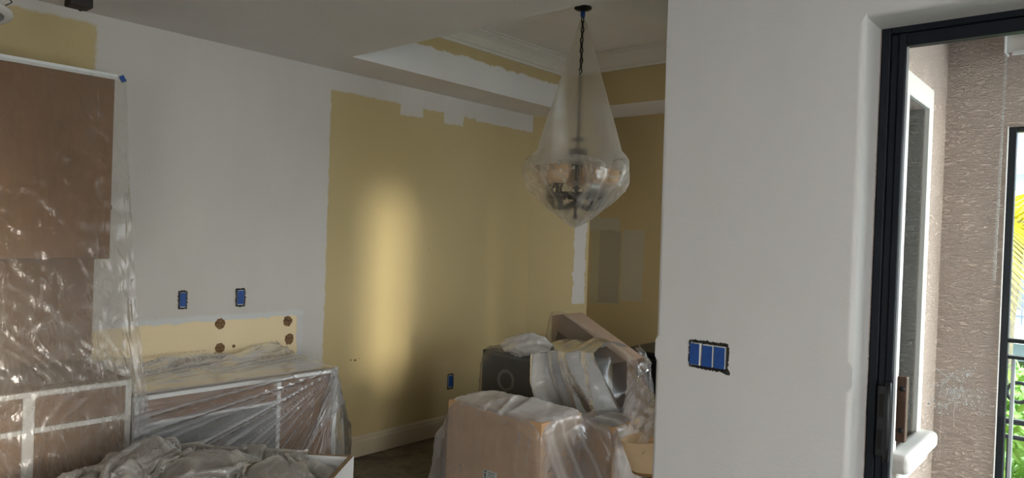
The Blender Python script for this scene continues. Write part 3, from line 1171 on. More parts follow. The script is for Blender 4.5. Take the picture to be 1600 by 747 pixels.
P0 = grid(NU, NV, counter0)
pins = {}
jf = int(round(0.70 / LEN * (NV - 1)))
it = int(round((2.385 - 1.22) / 1.72 * (NU - 1)))
for di in range(3):
    pins[(it - di, jf)] = (LX + 0.034, 2.385 - di * 0.02, T2 + 0.014)
for i in range(0, 34, 1):
    u = i / (NU - 1)
    pins[(i, NV - 1)] = (LX + 0.17 + 0.03 * math.sin(i * 0.9), 1.02 + 0.64 * u, 0.40 + 0.32 * u)
for i in range(0, it, 2):
    pins[(i, 0)] = None
side_flare = [col_box((XW + 0.15, 2.39, 0), (LX - 0.02, 2.46, 0.66), 0.01), col_box((XW + 0.15, 2.39, 0), (LX - 0.01, 2.52, 0.45), 0.01)]
P = drape(P0, (WID / (NU - 1), LEN / (NV - 1)), pins, kit + side_flare, 120, 8, fric=0.5)
P = pushed(refine(crumple(refine(P), 0.006, 13.0, 5.0)), kit)
fold = np.zeros(P.shape[:2])
for i in range(P.shape[0]):
    for j in range(P.shape[1]):
        x, y, z = P[i, j]
        if x < LX - 0.02 and y < 2.42:                              # loose folds lying on the counter
            a = 1 - min(1.0, abs(noise.noise(Vector((x * 11 + y * 3, y * 3.2, 4)))) / 0.2)
            back = min(1.0, max(0.0, (LX - 0.10 - x) / 0.25))
            P[i, j, 2] += back * (0.016 * a + 0.045 * max(0, noise.noise(Vector((x * 5, y * 3.5, 9)))))
            fold[i, j] = 0.08 + back * (0.10 + 0.30 * a)
            continue
        fr_ = min(1.0, max(0.0, (x - LX - 0.004) / 0.02))          # only where the film hangs in front
        dy, dz = 2.43 - y, T2 + 0.01 - z
        if fr_ <= 0 or dy < 0:
            continue
        th = math.atan2(dz, dy)
        rr_ = math.hypot(dy, dz)
        a = 1 - min(1.0, abs(noise.noise(Vector((th * 9.0, rr_ * 0.5, 1.3)))) / 0.16)
        b = 1 - min(1.0, abs(noise.noise(Vector((th * 19.0, rr_ * 0.35, 7.1)))) / 0.20)
        grow = min(1.0, rr_ / 0.45)
        P[i, j, 0] += fr_ * grow * (0.016 * a + 0.006 * b)
        wide = math.exp(-((th - 0.36) / 0.20) ** 2)
        fold[i, j] = fr_ * (0.85 * a + 0.45 * b) * (0.25 + 0.75 * grow) * (0.22 + 0.78 * wide) + 0.22 * fr_ * wide * grow
sheet('plastic_sheet', P, M['film_counter'], 'clear plastic bunched on the lower counter and pulled diagonally across its front', fold=fold)

# ------------------------------------------------------------------ open crate with a heap of plastic in front
ca, cb_ = Vector((-0.79, -0.613, 0)), Vector((0.675, -0.738, 0))
crz = math.atan2(ca.y, ca.x)
cr = empty('open_box', (-2.524, 1.895, 0), 'open white chipboard box heaped with plastic in the foreground', 'box', None, crz)
# local frame: x along the far side (to the left), y towards the camera side
CL, CW, CH, TH = 0.92, 0.66, 0.60, 0.022


def crate_panel(lo, hi):
    bm = bmesh.new()
    add_box(bm, lo, hi)
    for f in bm.faces:
        if f.normal.z > 0.5:
            f.material_index = 1
    return new_obj('side_panel', bm, [M['crate_white'], M['crate_edge']], cr)


crate_panel((0, 0, 0.002), (CL, TH, CH))
crate_panel((0, CW - TH, 0.002), (CL, CW, CH))
crate_panel((0, TH, 0.002), (TH, CW - TH, CH))
crate_panel((CL - TH, TH, 0.002), (CL, CW - TH, CH))
box('bottom', (TH, TH, 0.002), (CL - TH, CW - TH, 0.02), M['crate_inside'], cr)
loc2w = Matrix.Translation((-2.524, 1.895, 0)) @ Matrix.Rotation(crz, 4, 'Z')
# packing paper wads under the heap
wads = [(0.25, 0.28, 0.46, 0.14, 0.19, 0.17), (0.52, 0.30, 0.46, 0.19, 0.21, 0.19), (0.77, 0.28, 0.48, 0.12, 0.20, 0.19), (0.38, 0.5, 0.42, 0.15, 0.12, 0.16)]
for k, (x, y, z, a, b, c) in enumerate(wads):
    bm = bmesh.new()
    bmesh.ops.create_icosphere(bm, subdivisions=4, radius=1.0)
    for v in bm.verts:
        n_ = 1 + 0.16 * noise.noise(v.co * 2.3 + Vector((k * 3, 0, 0))) + 0.08 * noise.noise(v.co * 6)
        v.co = Vector((v.co.x * a * n_, v.co.y * b * n_, v.co.z * c * n_))
    o = new_obj('paper_wad', bm, M['fill_paper'], None, True, loc2w @ Vector((x, y, z)))
    tag(o, ('brown packing paper wad in the open box, beside its torn corner', 'largest brown packing paper wad, in the middle of the open box', 'brown packing paper wad at the far left end of the open box', 'brown packing paper wad along the near side of the open box')[k], 'packing paper', 'packing paper wads in the open box')
NU, NV = 84, 66
WID, LEN = 1.75, 1.25


def heap0(u, v):
    k = min(1.0, max(0.0, (u - 0.10) / 0.15))
    x = 0.14 + 0.92 * u + 0.10 * (v - 0.5)
    y = 0.07 + 0.68 * v - 0.20 * k * (1 - v)
    h = 0.735 + 0.06 * noise.noise(Vector((u * 6, v * 5, 3))) * 2 + 0.05 * math.sin(u * 28 + 5 * math.sin(v * 6)) + 0.035 * math.sin(v * 30 + 4 * u)
    h += 0.06 * math.exp(-((u - 0.80) / 0.16) ** 2) + 0.05 * math.exp(-((u - 0.36) / 0.1) ** 2)
    return (x, y, h)


P0 = grid(NU, NV, heap0)
hc = [col_ball((x, y, z), (a * 1.15, b * 1.15, c * 1.15)) for x, y, z, a, b, c in wads]
hc += [col_box((-0.0, -0.0, 0), (CL, TH, CH), 0.012), col_box((0, CW - TH, 0), (CL, CW, CH), 0.012), col_box((0, 0, 0), (TH, CW, CH), 0.012), col_box((CL - TH, 0, 0), (CL, CW, CH), 0.012), col_floor(0.3)]
P = drape(P0, (WID / (NU - 1), LEN / (NV - 1)), {}, hc, 26, 7, damp=0.25, bend=0.12, fric=0.9)
P = pushed(crumple(refine(P), 0.006, 9.0, 8.0), hc)
fold = np.zeros(P.shape[:2])
for i in range(P.shape[0]):
    for j in range(P.shape[1]):
        q = Vector(P[i, j])
        a = 1 - min(1.0, abs(noise.noise(q * 4.2 + Vector((3, 1, 2)))) / 0.12)
        b = 1 - min(1.0, abs(noise.noise(q * 17 + Vector((8, 1, 2)))) / 0.16)
        fold[i, j] = 0.28 * a + 0.12 * b - 0.08
        P[i, j, 2] += 0.009 * a
hp = sheet('plastic_sheet', P, M['film_heap'], 'crumpled heap of milky plastic bulging out of the open foreground box', fold=fold)
hp.matrix_world = loc2w

# ------------------------------------------------------------------ cartons and furniture under plastic in the dining area
BX0, BX1, BY0, BY1, BZ = -2.817, -2.157, 2.745, 3.085, 0.66


def carton(lo, hi, label, open_flaps=False):
    r = empty('cardboard_box', ((lo[0] + hi[0]) / 2, (lo[1] + hi[1]) / 2, 0.0), label, 'box')
    L = Vector(r.location)
    a, b = Vector(lo) - L, Vector(hi) - L
    t = 0.006
    box('side_panel', (a.x, a.y, 0.002), (b.x, a.y + t, b.z), M['cardboard'], r)
    box('side_panel', (a.x, b.y - t, 0.002), (b.x, b.y, b.z), M['cardboard'], r)
    box('side_panel', (a.x, a.y + t, 0.002), (a.x + t, b.y - t, b.z), M['cardboard'], r)
    box('side_panel', (b.x - t, a.y + t, 0.002), (b.x, b.y - t, b.z), M['cardboard'], r)
    box('bottom', (a.x + t, a.y + t, 0.002), (b.x - t, b.y - t, 0.008), M['cardboard'], r)
    if open_flaps:
        box('inside', (a.x + t, a.y + t, b.z - 0.12), (b.x - t, b.y - t, b.z - 0.10), M['carton_shade'], r)  # dark sheet standing for the shade inside the open box
    else:
        mid = (a.y + b.y) / 2
        box('flap', (a.x, a.y, b.z), (b.x, mid - 0.002, b.z + 0.005), M['cardboard'], r)
        box('flap', (a.x, mid + 0.002, b.z), (b.x, b.y, b.z + 0.005), M['cardboard'], r)
    return r


c1 = carton((BX0, BY0, 0), (BX1, BY1, BZ - 0.005), 'large closed cardboard box in front, with a small white sticker low on its face')
cx_, cy_ = c1.location.x, c1.location.y
lb = box('sticker', (-2.535 - cx_, BY0 - 0.002 - cy_, 0.285), (-2.44 - cx_, BY0 - 0.0004 - cy_, 0.345), M['label_paper'], c1)
for k, (x0, x1, z0, z1) in enumerate(((-2.53, -2.510, 0.332, 0.342), (-2.528, -2.514, 0.308, 0.328), (-2.528, -2.510, 0.29, 0.304), (-2.500, -2.45, 0.334, 0.338), (-2.500, -2.46, 0.325, 0.328), (-2.500, -2.455, 0.316, 0.319))):
    box('print', (x0 - cx_, BY0 - 0.0028 - cy_, z0), (x1 - cx_, BY0 - 0.002 - cy_, z1), M['label_ink'], lb)
for (y0, y1, z0, z1) in ((2.80, 2.86, 0.33, 0.375), (2.87, 2.885, 0.33, 0.40), (2.80, 2.885, 0.405, 0.412), (2.80, 2.86, 0.418, 0.424)):
    box('print', (BX1 + 0.0003 - cx_, y0 - cy_, z0), (BX1 + 0.0012 - cx_, y1 - cy_, z1), M['print_ink'], c1)
c2 = carton((-2.245, 3.15, 0), (-2.0, 3.42, 0.60), 'smaller open cardboard box wedged behind the large front box', True)

DX0, DX1, DY0, DY1, DZ1 = -3.255, -2.50, 3.47, 3.86, 0.81
db = empty('speaker', ((DX0 + DX1) / 2, (DY0 + DY1) / 2, 0), 'dark box-shaped speaker cabinet with a faint round ring, under plastic behind the front box', 'speaker')
L = db.location
sub('body', (DX0, DY0, 0.03), (DX1, DY1, DZ1), M['dark_box'], db, 0.006)
for x in (DX0 + 0.06, DX1 - 0.06):
    for y in (DY0 + 0.06, DY1 - 0.06):
        sub('foot', (x - 0.02, y - 0.02, 0.002), (x + 0.02, y + 0.02, 0.03), M['black'], db)
sub('front_panel', (DX0 + 0.02, DY0 - 0.006, 0.06), (DX1 - 0.02, DY0, DZ1 - 0.02), M['dark_box'], db, 0.002)
bm = bmesh.new()
add_lathe(bm, [(0.052, 0.0), (0.056, 0.006), (0.068, 0.006), (0.072, 0.0)], 36)
o = new_obj('ring', bm, M['ring'], db, True)
o.matrix_local = Matrix.Translation((-3.03 - L.x, DY0 - 0.006 - L.y, 0.635)) @ Matrix.Rotation(PI / 2, 4, 'X')

# slanted board and upright post behind it
fr = empty('board_frame', (-2.6, 3.9, 0), 'brown board with a slanted top edge standing under plastic beside the white stub wall', 'board')
prof = [(-3.005, 1.035), (-2.91, 1.052), (-2.40, 0.800), (-2.40, 0.72), (-2.50, 0.72), (-2.55, 0.765), (-2.955, 0.965), (-2.955, 0.80), (-3.005, 0.80)]


def extrude(name, pr, y0, y1, mat, root):
    L = root.location
    bm = bmesh.new()
    A = [bm.verts.new((x - L.x, y0 - L.y, z)) for x, z in pr]
    B = [bm.verts.new((x - L.x, y1 - L.y, z)) for x, z in pr]
    n = len(pr)
    for k in range(n):
        bm.faces.new((A[k], A[(k + 1) % n], B[(k + 1) % n], B[k]))
    bm.faces.new(A[::-1])
    bm.faces.new(B)
    bmesh.ops.recalc_face_normals(bm, faces=bm.faces)
    bmesh.ops.triangulate(bm, faces=[f for f in bm.faces if len(f.verts) > 4])
    return new_obj(name, bm, mat, root)


extrude('slanted_panel', [(-3.005, 1.035), (-2.91, 1.052), (-2.395, 0.805), (-2.50, 0.775), (-2.60, 0.775), (-2.95, 0.93), (-2.985, 0.80), (-3.005, 0.80)], 3.90, 4.12, M['pink_board'], fr)
extrude('upright', [(-2.50, 0.775), (-2.395, 0.805), (-2.345, 0.002), (-2.45, 0.002)], 3.90, 4.12, M['brown_board'], fr)
extrude('upright', [(-3.005, 0.80), (-2.985, 0.80), (-2.96, 0.002), (-3.005, 0.002)], 3.90, 4.12, M['brown_board'], fr)

sb = empty('sideboard', (-2.2, 4.6, 0), 'dark sideboard against the far side, showing between the board and the stub wall', 'cabinet')
sub('body', (-2.70, 4.38, 0.06), (-1.6, 4.80, 0.775), M['dark_box'], sb, 0.005)
sub('top', (-2.72, 4.36, 0.775), (-1.58, 4.82, 0.80), M['dark_box'], sb, 0.004)
for x in (-2.66, -1.64):
    for y in (4.42, 4.76):
        sub('leg', (x - 0.025, y - 0.025, 0.002), (x + 0.025, y + 0.025, 0.06), M['dark_box'], sb)
sub('door', (-2.68, 4.366, 0.09), (-2.16, 4.38, 0.75), M['dark_box'], sb, 0.003)
sub('door', (-2.14, 4.366, 0.09), (-1.62, 4.38, 0.75), M['dark_box'], sb, 0.003)

lp = empty('table_lamp', (-1.575, 2.95, 0), 'table lamp with cream shade and brown body standing against the stub wall edge', 'lamp')
shd = lathe('shade', [(0.168, -0.075), (0.172, -0.07), (0.205, 0.075), (0.202, 0.075), (0.168, -0.068)], M['shade_cream'], lp, 40)
o = lathe('trim', [(0.167, -0.077), (0.172, -0.074), (0.175, -0.062), (0.170, -0.06)], M['shade_trim'], shd, 40)
shd.location = (0, 0, 0.615)
shd.rotation_euler = (0.0, -0.22, 0.0)
lathe('body', [(0.10, 0.004), (0.105, 0.03), (0.07, 0.06), (0.09, 0.12), (0.15, 0.24), (0.175, 0.36), (0.15, 0.44), (0.07, 0.50), (0.03, 0.52), (0.03, 0.56)], M['lamp_body'], lp, 32, ends=True)
tube('stem', [(0, 0, 0.55), (0, 0, 0.66)], 0.006, M['iron'], lp)

# plastic over the front carton
dine = [col_box((BX0, BY0, 0), (BX1, BY1, BZ), 0.014), col_box((-2.245, 3.15, 0), (-2.0, 3.42, 0.60), 0.014), col_box((DX0, DY0, 0), (DX1, DY1, DZ1), 0.016),
        col_box((-3.005, 3.90, 0), (-2.40, 4.12, 0.80), 0.016), col_floor()]
NU, NV = 76, 60
WID, LEN = 1.72, 1.36


def carton0(u, v):
    return (-3.30 + WID * u, 2.24 + LEN * v, BZ + 0.05 + 0.01 * math.sin(19 * u) * math.sin(17 * v))


flare = [col_box((BX0 - 0.13, BY0 + 0.02, 0), (BX0, BY1 - 0.02, 0.47), 0.010), col_box((BX0 - 0.06, BY0 + 0.02, 0.4), (BX0, BY1 - 0.02, 0.57), 0.010)]
P0 = grid(NU, NV, carton0)
P0[..., 1] = np.minimum(P0[..., 1], 3.44 + 0.0 * P0[..., 1])
P0[..., 2] += np.where(grid(NU, NV, carton0)[..., 1] > 3.44, (grid(NU, NV, carton0)[..., 1] - 3.44), 0)
wv2 = rng.normal(0, 1, (NU, NV, 3))
P = drape(P0, (WID / (NU - 1), LEN / (NV - 1)), {}, dine + flare, 120, 7, wind=lambda s, P: wv2 * 0.6 if s < 50 else 0 * wv2, fric=0.5)
P = pushed(refine(crumple(refine(P), 0.007, 12.0, 3.0)), dine)
fold = np.zeros(P.shape[:2])
for i in range(P.shape[0]):
    for j in range(P.shape[1]):
        x, y, z = P[i, j]
        if z > BZ - 0.004 and y < BY1 + 0.05:
            a = 1 - min(1.0, abs(noise.noise(Vector((x * 9 + y * 4, y * 1.0, 3)))) / 0.20)
            right_ = min(1.0, max(0.0, (x + 2.62) / 0.10)) * min(1.0, max(0.0, (-2.27 - x) / 0.08))
            P[i, j, 2] += 0.010 * a * right_ + 0.02 * math.exp(-((x + 2.56) / 0.04) ** 2 - ((y - 2.93) / 0.09) ** 2) + 0.002 * a
            fold[i, j] = 0.36 + 0.4 * a * right_ + 0.14 * a
        elif x > BX1:
            a = 1 - min(1.0, abs(noise.noise(Vector((y * 9 + z * 3, z * 1.4, 6)))) / 0.2)
            fold[i, j] = 0.12 + 0.3 * a
        elif y < BY0:
            a = 1 - min(1.0, abs(noise.noise(Vector((x * 8, z * 0.9, 11)))) / 0.16)
            fold[i, j] = 0.12 * a * (0.3 + 0.7 * min(1, max(0, (x + 2.55) / 0.3)))
        elif x < BX0:
            fold[i, j] = 0.15
sheet('plastic_sheet', P, M['film_box'], 'clear plastic draped over the large cardboard box in front', fold=fold)

# tented sheet over speaker and board
NU, NV = 78, 64
WID, LEN = 2.1, 1.65


def tent0(u, v):
    x, y = -3.62 + WID * u, 3.16 + 1.5 * v
    z = 0.86
    q = max(0.0, 1 - abs(y - 4.02) / 0.5)
    z += 0.25 * q * max(0, min(1, (x + 3.5) / 0.45, (-2.2 - x) / 0.75))
    return (x, y, z + 0.01 * math.sin(23 * u) * math.sin(13 * v))


def col_slant(P):
    """slanted top edge of the board"""
    x, y, z = P[:, 0], P[:, 1], P[:, 2]
    top = np.where(x < -2.91, 1.058 + (x + 2.91) * 0.18, 1.058 - (x + 2.91) * 0.48) + 0.012
    ins = (x > -3.02) & (x < -2.385) & (y > 3.885) & (y < 4.135) & (z < top) & (z > 0.7)
    P[ins, 2] = top[ins]
    return ins


P0 = grid(NU, NV, tent0)
tc = [col_box((DX0, DY0, 0), (DX1, DY1, DZ1), 0.016), col_slant, col_box((-2.70, 4.36, 0), (-1.6, 4.82, 0.80), 0.016),
      col_box((BX0, BY0, 0), (BX1, BY1, BZ), 0.03), col_box((-2.245, 3.15, 0), (-2.0, 3.42, 0.60), 0.02), col_box((-2.50, 3.90, 0), (-2.395, 4.12, 0.78), 0.012), col_floor()]
wv3 = rng.normal(0, 1, (NU, NV, 3))
P = drape(P0, (WID / (NU - 1), LEN / (NV - 1)), {}, tc, 120, 7, wind=lambda s, P: wv3 * 0.6 if s < 50 else 0 * wv3, fric=0.6)
P = pushed(crumple(refine(P), 0.008, 11.0, 6.0), tc)
sheet('plastic_sheet', P, M['film_tent'], 'clear plastic tented over the dark speaker and the slanted brown board')

# white bundle: rolled over the top of the speaker and cascading down its right half


def bundle(u, v):
    # u across, v along the fall
    w = u * 1.0 + 0.05 * noise.noise(Vector((v * 3, u * 2, 5)))
    fold = 0.10 * noise.noise(Vector((w * 4.6, v * 0.8, 2))) + 0.012 * noise.noise(Vector((w * 10, v * 1.2, 9)))
    if v < 0.30:
        f = v / 0.30
        x = -2.80 + 0.45 * u + 0.02 * f
        y = 3.84 - 0.42 * f + fold * 0.6 * f
        z = DZ1 + 0.055 + 0.05 * math.sin(f * PI) + 0.05 * u + fold * (0.4 - 0.1 * f)
        return (x, y, z)
    f = (v - 0.30) / 0.70
    x = -2.78 + 0.45 * u + (0.16 + 0.14 * u) * f ** 1.3
    y = 3.42 - 0.02 * f + fold * (0.6 + 0.6 * f) - 0.02 * math.sin(f * PI)
    z = DZ1 + 0.055 + 0.05 * u - 0.05 * f * f - (0.40 - 0.02 * u) * f + fold * 0.3 * (1 - f)
    return (x, max(y, 3.13), z)


P = grid(90, 90, bundle)
P = crumple(P, 0.009, 9.0, 4.0)
bun = sheet('plastic_sheet', P, M['film_bundle'], 'bunched white plastic cascading down the front of the dark speaker')


def roll(u, v):
    a = u * 2 * PI
    t = v
    x = -3.06 + 0.40 * t
    r = 0.020 + 0.045 * math.sin(PI * min(1, t * 1.05)) ** 0.7 + 0.01 * math.sin(5 * a + 9 * t)
    zc = DZ1 + 0.075 + 0.035 * math.sin(t * PI) - 0.055 * math.sin(t * PI * 0.9 + 0.4) * (1 - t)
    return (x + 0.01 * math.cos(3 * a), 3.475 - 0.02 * math.sin(t * 3) + r * math.cos(a), zc + r * math.sin(a))


P = crumple(grid(44, 60, roll), 0.016, 15.0, 7.0)
sheet('roll', P, M['film_bundle'], parent=bun)

# film drooping from the upright board over the lamp
c00, c10, c01, c11 = (np.array(q) for q in ((-2.37, 3.90, 0.815), (-1.60, 3.12, 0.75), (-2.14, 3.44, 0.50), (-1.58, 2.735, 0.70)))


def droop(u, v):
    p = (1 - u) * ((1 - v) * c00 + v * c01) + u * ((1 - v) * c10 + v * c11)
    p = p + np.array([0, 0, 0.03 * noise.noise(Vector((u * 3 + v * 2, v * 5, 4))) * (1 - u) + 0.02 * noise.noise(Vector((u * 8, v * 2, 1)))])
    p[2] -= 0.05 * math.sin(PI * u) * (1 - v) + max(0, v - 0.85) * 0.35
    return tuple(p)


P = crumple(grid(70, 60, droop), 0.016, 10.0, 2.0)
sheet('plastic_sheet', P, M['film_droop'], 'brownish plastic film drooping over the lamp shade beside the white stub wall')

# ------------------------------------------------------------------ chandelier inside its plastic bag
CX, CY = -2.67, 3.67
ch = empty('chandelier', (CX, CY, TZ), 'dark iron chandelier with tan cup shades hanging inside a plastic bag', 'chandelier')
lathe('canopy', [(0.0001, 0.0), (0.055, -0.001), (0.056, -0.008), (0.048, -0.014), (0.02, -0.020), (0.014, -0.024)], M['iron'], ch, 28)
lathe('collar', [(0.013, -0.022), (0.015, -0.026), (0.015, -0.058), (0.012, -0.062)], M['blue_tape'], ch, 16, ends=True)


def link_mesh():
    bm = bmesh.new()
    pts = []
    n = 12
    for k in range(n):
        a = 2 * PI * k / n
        pts.append((0.0085 * math.cos(a), 0, 0.019 * math.sin(a)))
    rings = []
    for k in range(n):
        p = Vector(pts[k])
        d = (Vector(pts[(k + 1) % n]) - Vector(pts[k - 1])).normalized()
        a = Vector((0, 1, 0))
        b = d.cross(a)
        rings.append([bm.verts.new(p + (a * math.cos(2 * PI * q / 6) + b * math.sin(2 * PI * q / 6)) * 0.0042) for q in range(6)])
    for k in range(n):
        for q in range(6):
            bm.faces.new((rings[k][q], rings[k][(q + 1) % 6], rings[(k + 1) % n][(q + 1) % 6], rings[(k + 1) % n][q]))
    return bm


l0 = new_obj('link', link_mesh(), M['iron'], ch, True)
l0.location = (0, 0, -0.078)
for k in range(1, 23):
    c = l0.copy()
    COL.objects.link(c)
    c.parent = ch
    c.location = (0.002 * math.sin(k), 0, -0.078 - 0.0325 * k)
    c.rotation_euler = (0, 0, PI / 2 * (k % 2) + 0.2)
tube('cord', [(0.004, 0.004, -0.05), (0.008, -0.004, -0.3), (0.002, 0.006, -0.6), (0, 0, -0.85)], 0.003, M['black'], ch, 6)
lathe('stem', [(0.008, -0.80), (0.008, -0.83), (0.045, -0.832), (0.047, -0.846), (0.012, -0.855), (0.010, -0.90), (0.058, -0.905), (0.062, -0.915),
               (0.062, -0.985), (0.03, -0.995), (0.014, -1.01), (0.013, -1.22), (0.03, -1.24), (0.035, -1.26), (0.012, -1.28), (0.012, -1.32), (0.022, -1.335), (0.0002, -1.36)], M['iron'], ch, 20)
for k in range(5):
    a = 2 * PI * k / 5 - PI / 2
    c, s = math.cos(a), math.sin(a)
    arm = tube('arm', [(c * 0.02, s * 0.02, -1.24), (c * 0.08, s * 0.08, -1.285), (c * 0.15, s * 0.15, -1.275), (c * 0.195, s * 0.195, -1.22), (c * 0.20, s * 0.20, -1.135)], 0.012, M['iron'], ch, 8)
    tube('strap', [(c * 0.02, s * 0.02, -0.99), (c * 0.10, s * 0.10, -1.05), (c * 0.165, s * 0.165, -1.16), (c * 0.15, s * 0.15, -1.27)], 0.007, M['iron'], arm, 6)
    shd = lathe('shade', [(0.022, -1.135), (0.062, -1.128), (0.080, -1.09), (0.086, -1.02), (0.082, -1.02), (0.076, -1.088), (0.056, -1.122)], M['shade_tan'], ch, 24, (c * 0.20, s * 0.20, 0))
    lathe('socket', [(0.0002, -1.145), (0.026, -1.143), (0.028, -1.125), (0.0002, -1.12)], M['iron'], shd, 14, (c * 0.20, s * 0.20, 0))
lathe('ring', [(0.195, -1.215), (0.205, -1.21), (0.205, -1.19), (0.195, -1.185), (0.192, -1.2), (0.195, -1.215)], M['iron'], ch, 40)

bag = empty('plastic_bag', (CX, CY, TZ), 'milky plastic bag tied around the chandelier, wide at the middle and pointed below', 'plastic bag')


def cone(u, v):
    a = u * 2 * PI
    z = -0.075 - 0.965 * v
    r = 0.016 + 0.282 * v ** 0.92
    nf = 0.5 + 0.5 * v
    r *= 1 + 0.10 * nf * math.sin(3 * a + 0.6) + 0.05 * nf * math.sin(5 * a + 2 + v) + 0.02 * noise.noise(Vector((math.cos(a) * 3, math.sin(a) * 3, v * 3)))
    k = min(1.0, max(0.0, (v - 0.22) / 0.5))
    k = k * k * (3 - 2 * k)                                             # pressed flat behind the chain above, round below
    sx, sy_ = 0.809, 0.588
    p, q = r * math.cos(a), r * math.sin(a) * (0.10 + 0.90 * k) - 0.034 * (1 - k)
    return (sx * p + sy_ * q, sy_ * p - sx * q, z - 0.015 * math.sin(2 * a + 1) * v)


P = np.array([[cone(i / 88, j / 59) for j in range(60)] for i in range(88)])
fold = np.tile(np.array([-0.06 * (1 - j / 59) for j in range(60)]), (88, 1))
sheet('cone', P, M['film_bag'], parent=bag, wrap=True, size=(1.0, 1.1), fold=fold)


def pouch(u, v):
    a = u * 2 * PI
    if v < 0.12:
        f = v / 0.12
        r = 0.275 + 0.05 * math.sin(f * PI / 2)
        z = -0.955 - 0.07 * f
    elif v < 0.35:
        f = (v - 0.12) / 0.23
        r = 0.325 + 0.006 * math.sin(f * PI) - 0.03 * f * f
        z = -1.025 - 0.12 * f
    else:
        f = (v - 0.35) / 0.65
        r = 0.295 * (1 - f) ** 0.85 + 0.006
        z = -1.145 - 0.265 * f ** 0.9
    k = math.exp(-((v - 0.3) / 0.4) ** 2)
    pl = abs(math.sin(4.5 * a + 0.8 + 2.4 * v)) - 0.6
    r *= 1 + 0.07 * pl * k + 0.04 * math.sin(7 * a + 3 * v) * k + 0.05 * math.sin(2 * a + 0.3)
    z += 0.020 * math.sin(3 * a + 1) * (1 - v) + 0.015 * math.sin(5 * a) * (1 - v)
    return (r * math.cos(a), r * math.sin(a), z)


P = np.array([[pouch(i / 120, j / 59) for j in range(60)] for i in range(120)])
P = crumple(np.concatenate([P, P[:1]], 0), 0.014, 8.0, 1.0)[:-1]
fold = np.zeros(P.shape[:2])
for i in range(P.shape[0]):
    for j in range(P.shape[1]):
        q = Vector(P[i, j])
        ang = math.atan2(q.y, q.x)
        a = 1 - min(1.0, abs(noise.noise(Vector((math.cos(ang) * 3.2 + q.z * 2.5, math.sin(ang) * 3.2, q.z * 4)))) / 0.09)
        b = 1 - min(1.0, abs(noise.noise(q * 13 + Vector((4, 0, 0)))) / 0.15)
        fold[i, j] = 0.38 * a + 0.10 * b + (0.25 if j < 4 else 0)
        P[i, j] *= 1 + 0.0 * a
sheet('pouch', P, M['film_pouch'], parent=bag, wrap=True, size=(2.0, 0.6), fold=fold)

# ------------------------------------------------------------------ ceiling fittings at the top left
dl = empty('downlight', (-3.0, 0.632, 2.285), 'round white downlight dangling from its wire near the top left ceiling', 'light fitting')
lathe('ring', [(0.055, -0.004), (0.074, -0.004), (0.082, 0.002), (0.082, 0.012), (0.07, 0.02), (0.055, 0.012)], M['light_ring'], dl, 40)
dl.rotation_euler = (0.06, -0.26, 0)
lathe('lens', [(0.0002, 0.004), (0.055, 0.006)], M['lens'], dl, 40)
lathe('can', [(0.066, 0.018), (0.055, 0.026), (0.0002, 0.028)], M['light_ring'], dl, 30)
tube('wire', [(0.02, 0.04, 0.035), (0.04, 0.06, 0.06), (0.0, 0.03, 0.10), (-0.02, 0.0, 0.2), (0.09, 0.02, 0.335)], 0.0035, M['device'], dl, 6)
tube('wire', [(0.01, 0.05, 0.035), (0.02, 0.08, 0.055), (0.01, 0.05, 0.12), (0.09, 0.03, 0.335)], 0.0025, M['black'], dl, 6)

pf = empty('pendant_fitting', (-3.0, 0.925, CZ), 'dark brown square fitting hanging from the ceiling at the top left', 'light fitting')
bm = bmesh.new()
add_box(bm, (-0.034, -0.036, -0.250), (0.034, 0.030, -0.02), 0.005)
for v in bm.verts:
    if v.co.z < -0.14:
        k = (-0.14 - v.co.z) / 0.12
        v.co.x *= 1 + 0.10 * k
        v.co.y *= 1 + 0.10 * k
        if v.co.y < 0:
            v.co.y -= 0.006 * k
new_obj('body', bm, M['brown_fixture'], pf)
box('mount', (-0.05, -0.05, -0.02), (0.05, 0.05, -0.001), M['brown_fixture'], pf, 0.003)
lathe('knob', [(0.0002, -0.262), (0.006, -0.260), (0.008, -0.253), (0.006, -0.246)], M['brown_fixture'], pf, 12)

# ------------------------------------------------------------------ lanai outside the door
XLN, YE, LZ = -0.65, 3.73, 2.55
w1 = struct(empty('window_1', (XLN, 3.1, WIN[2])))


def wbox(name, lo, hi, mat, bevel=0.003, parent=None):
    o = box(name, lo, hi, mat, parent or w1, bevel, 1)
    if parent is None:
        o.location = tuple(-c for c in w1.location)
    return o


wbox('casing', (XLN + 0.001, WIN[1], WIN[2]), (XLN + 0.022, WIN[1] + 0.06, WIN[3] + 0.085), M['white_sill'])
wbox('casing', (XLN + 0.001, WIN[0] - 0.06, WIN[3]), (XLN + 0.022, WIN[1], WIN[3] + 0.085), M['white_sill'])
wbox('casing', (XLN + 0.001, WIN[0] - 0.06, WIN[2]), (XLN + 0.022, WIN[0], WIN[3]), M['white_sill'])
bm = bmesh.new()
add_box(bm, (XLN + 0.001, WIN[0] - 0.09, WIN[2] - 0.022), (XLN + 0.085, WIN[1] + 0.075, WIN[2] + 0.048), 0.024, 5)
o = new_obj('sill', bm, M['white_sill'], w1)
o.location = tuple(-c for c in w1.location)
wbox('apron', (XLN + 0.001, WIN[0] - 0.07, WIN[2] - 0.075), (XLN + 0.05, WIN[1] + 0.05, WIN[2] - 0.022), M['white_sill'], 0.008)
wbox('jamb', (XLN - 0.055, WIN[1] - 0.004, WIN[2] + 0.048), (XLN + 0.0, WIN[1] + 0.0, WIN[3]), M['stucco_grey'], 0)
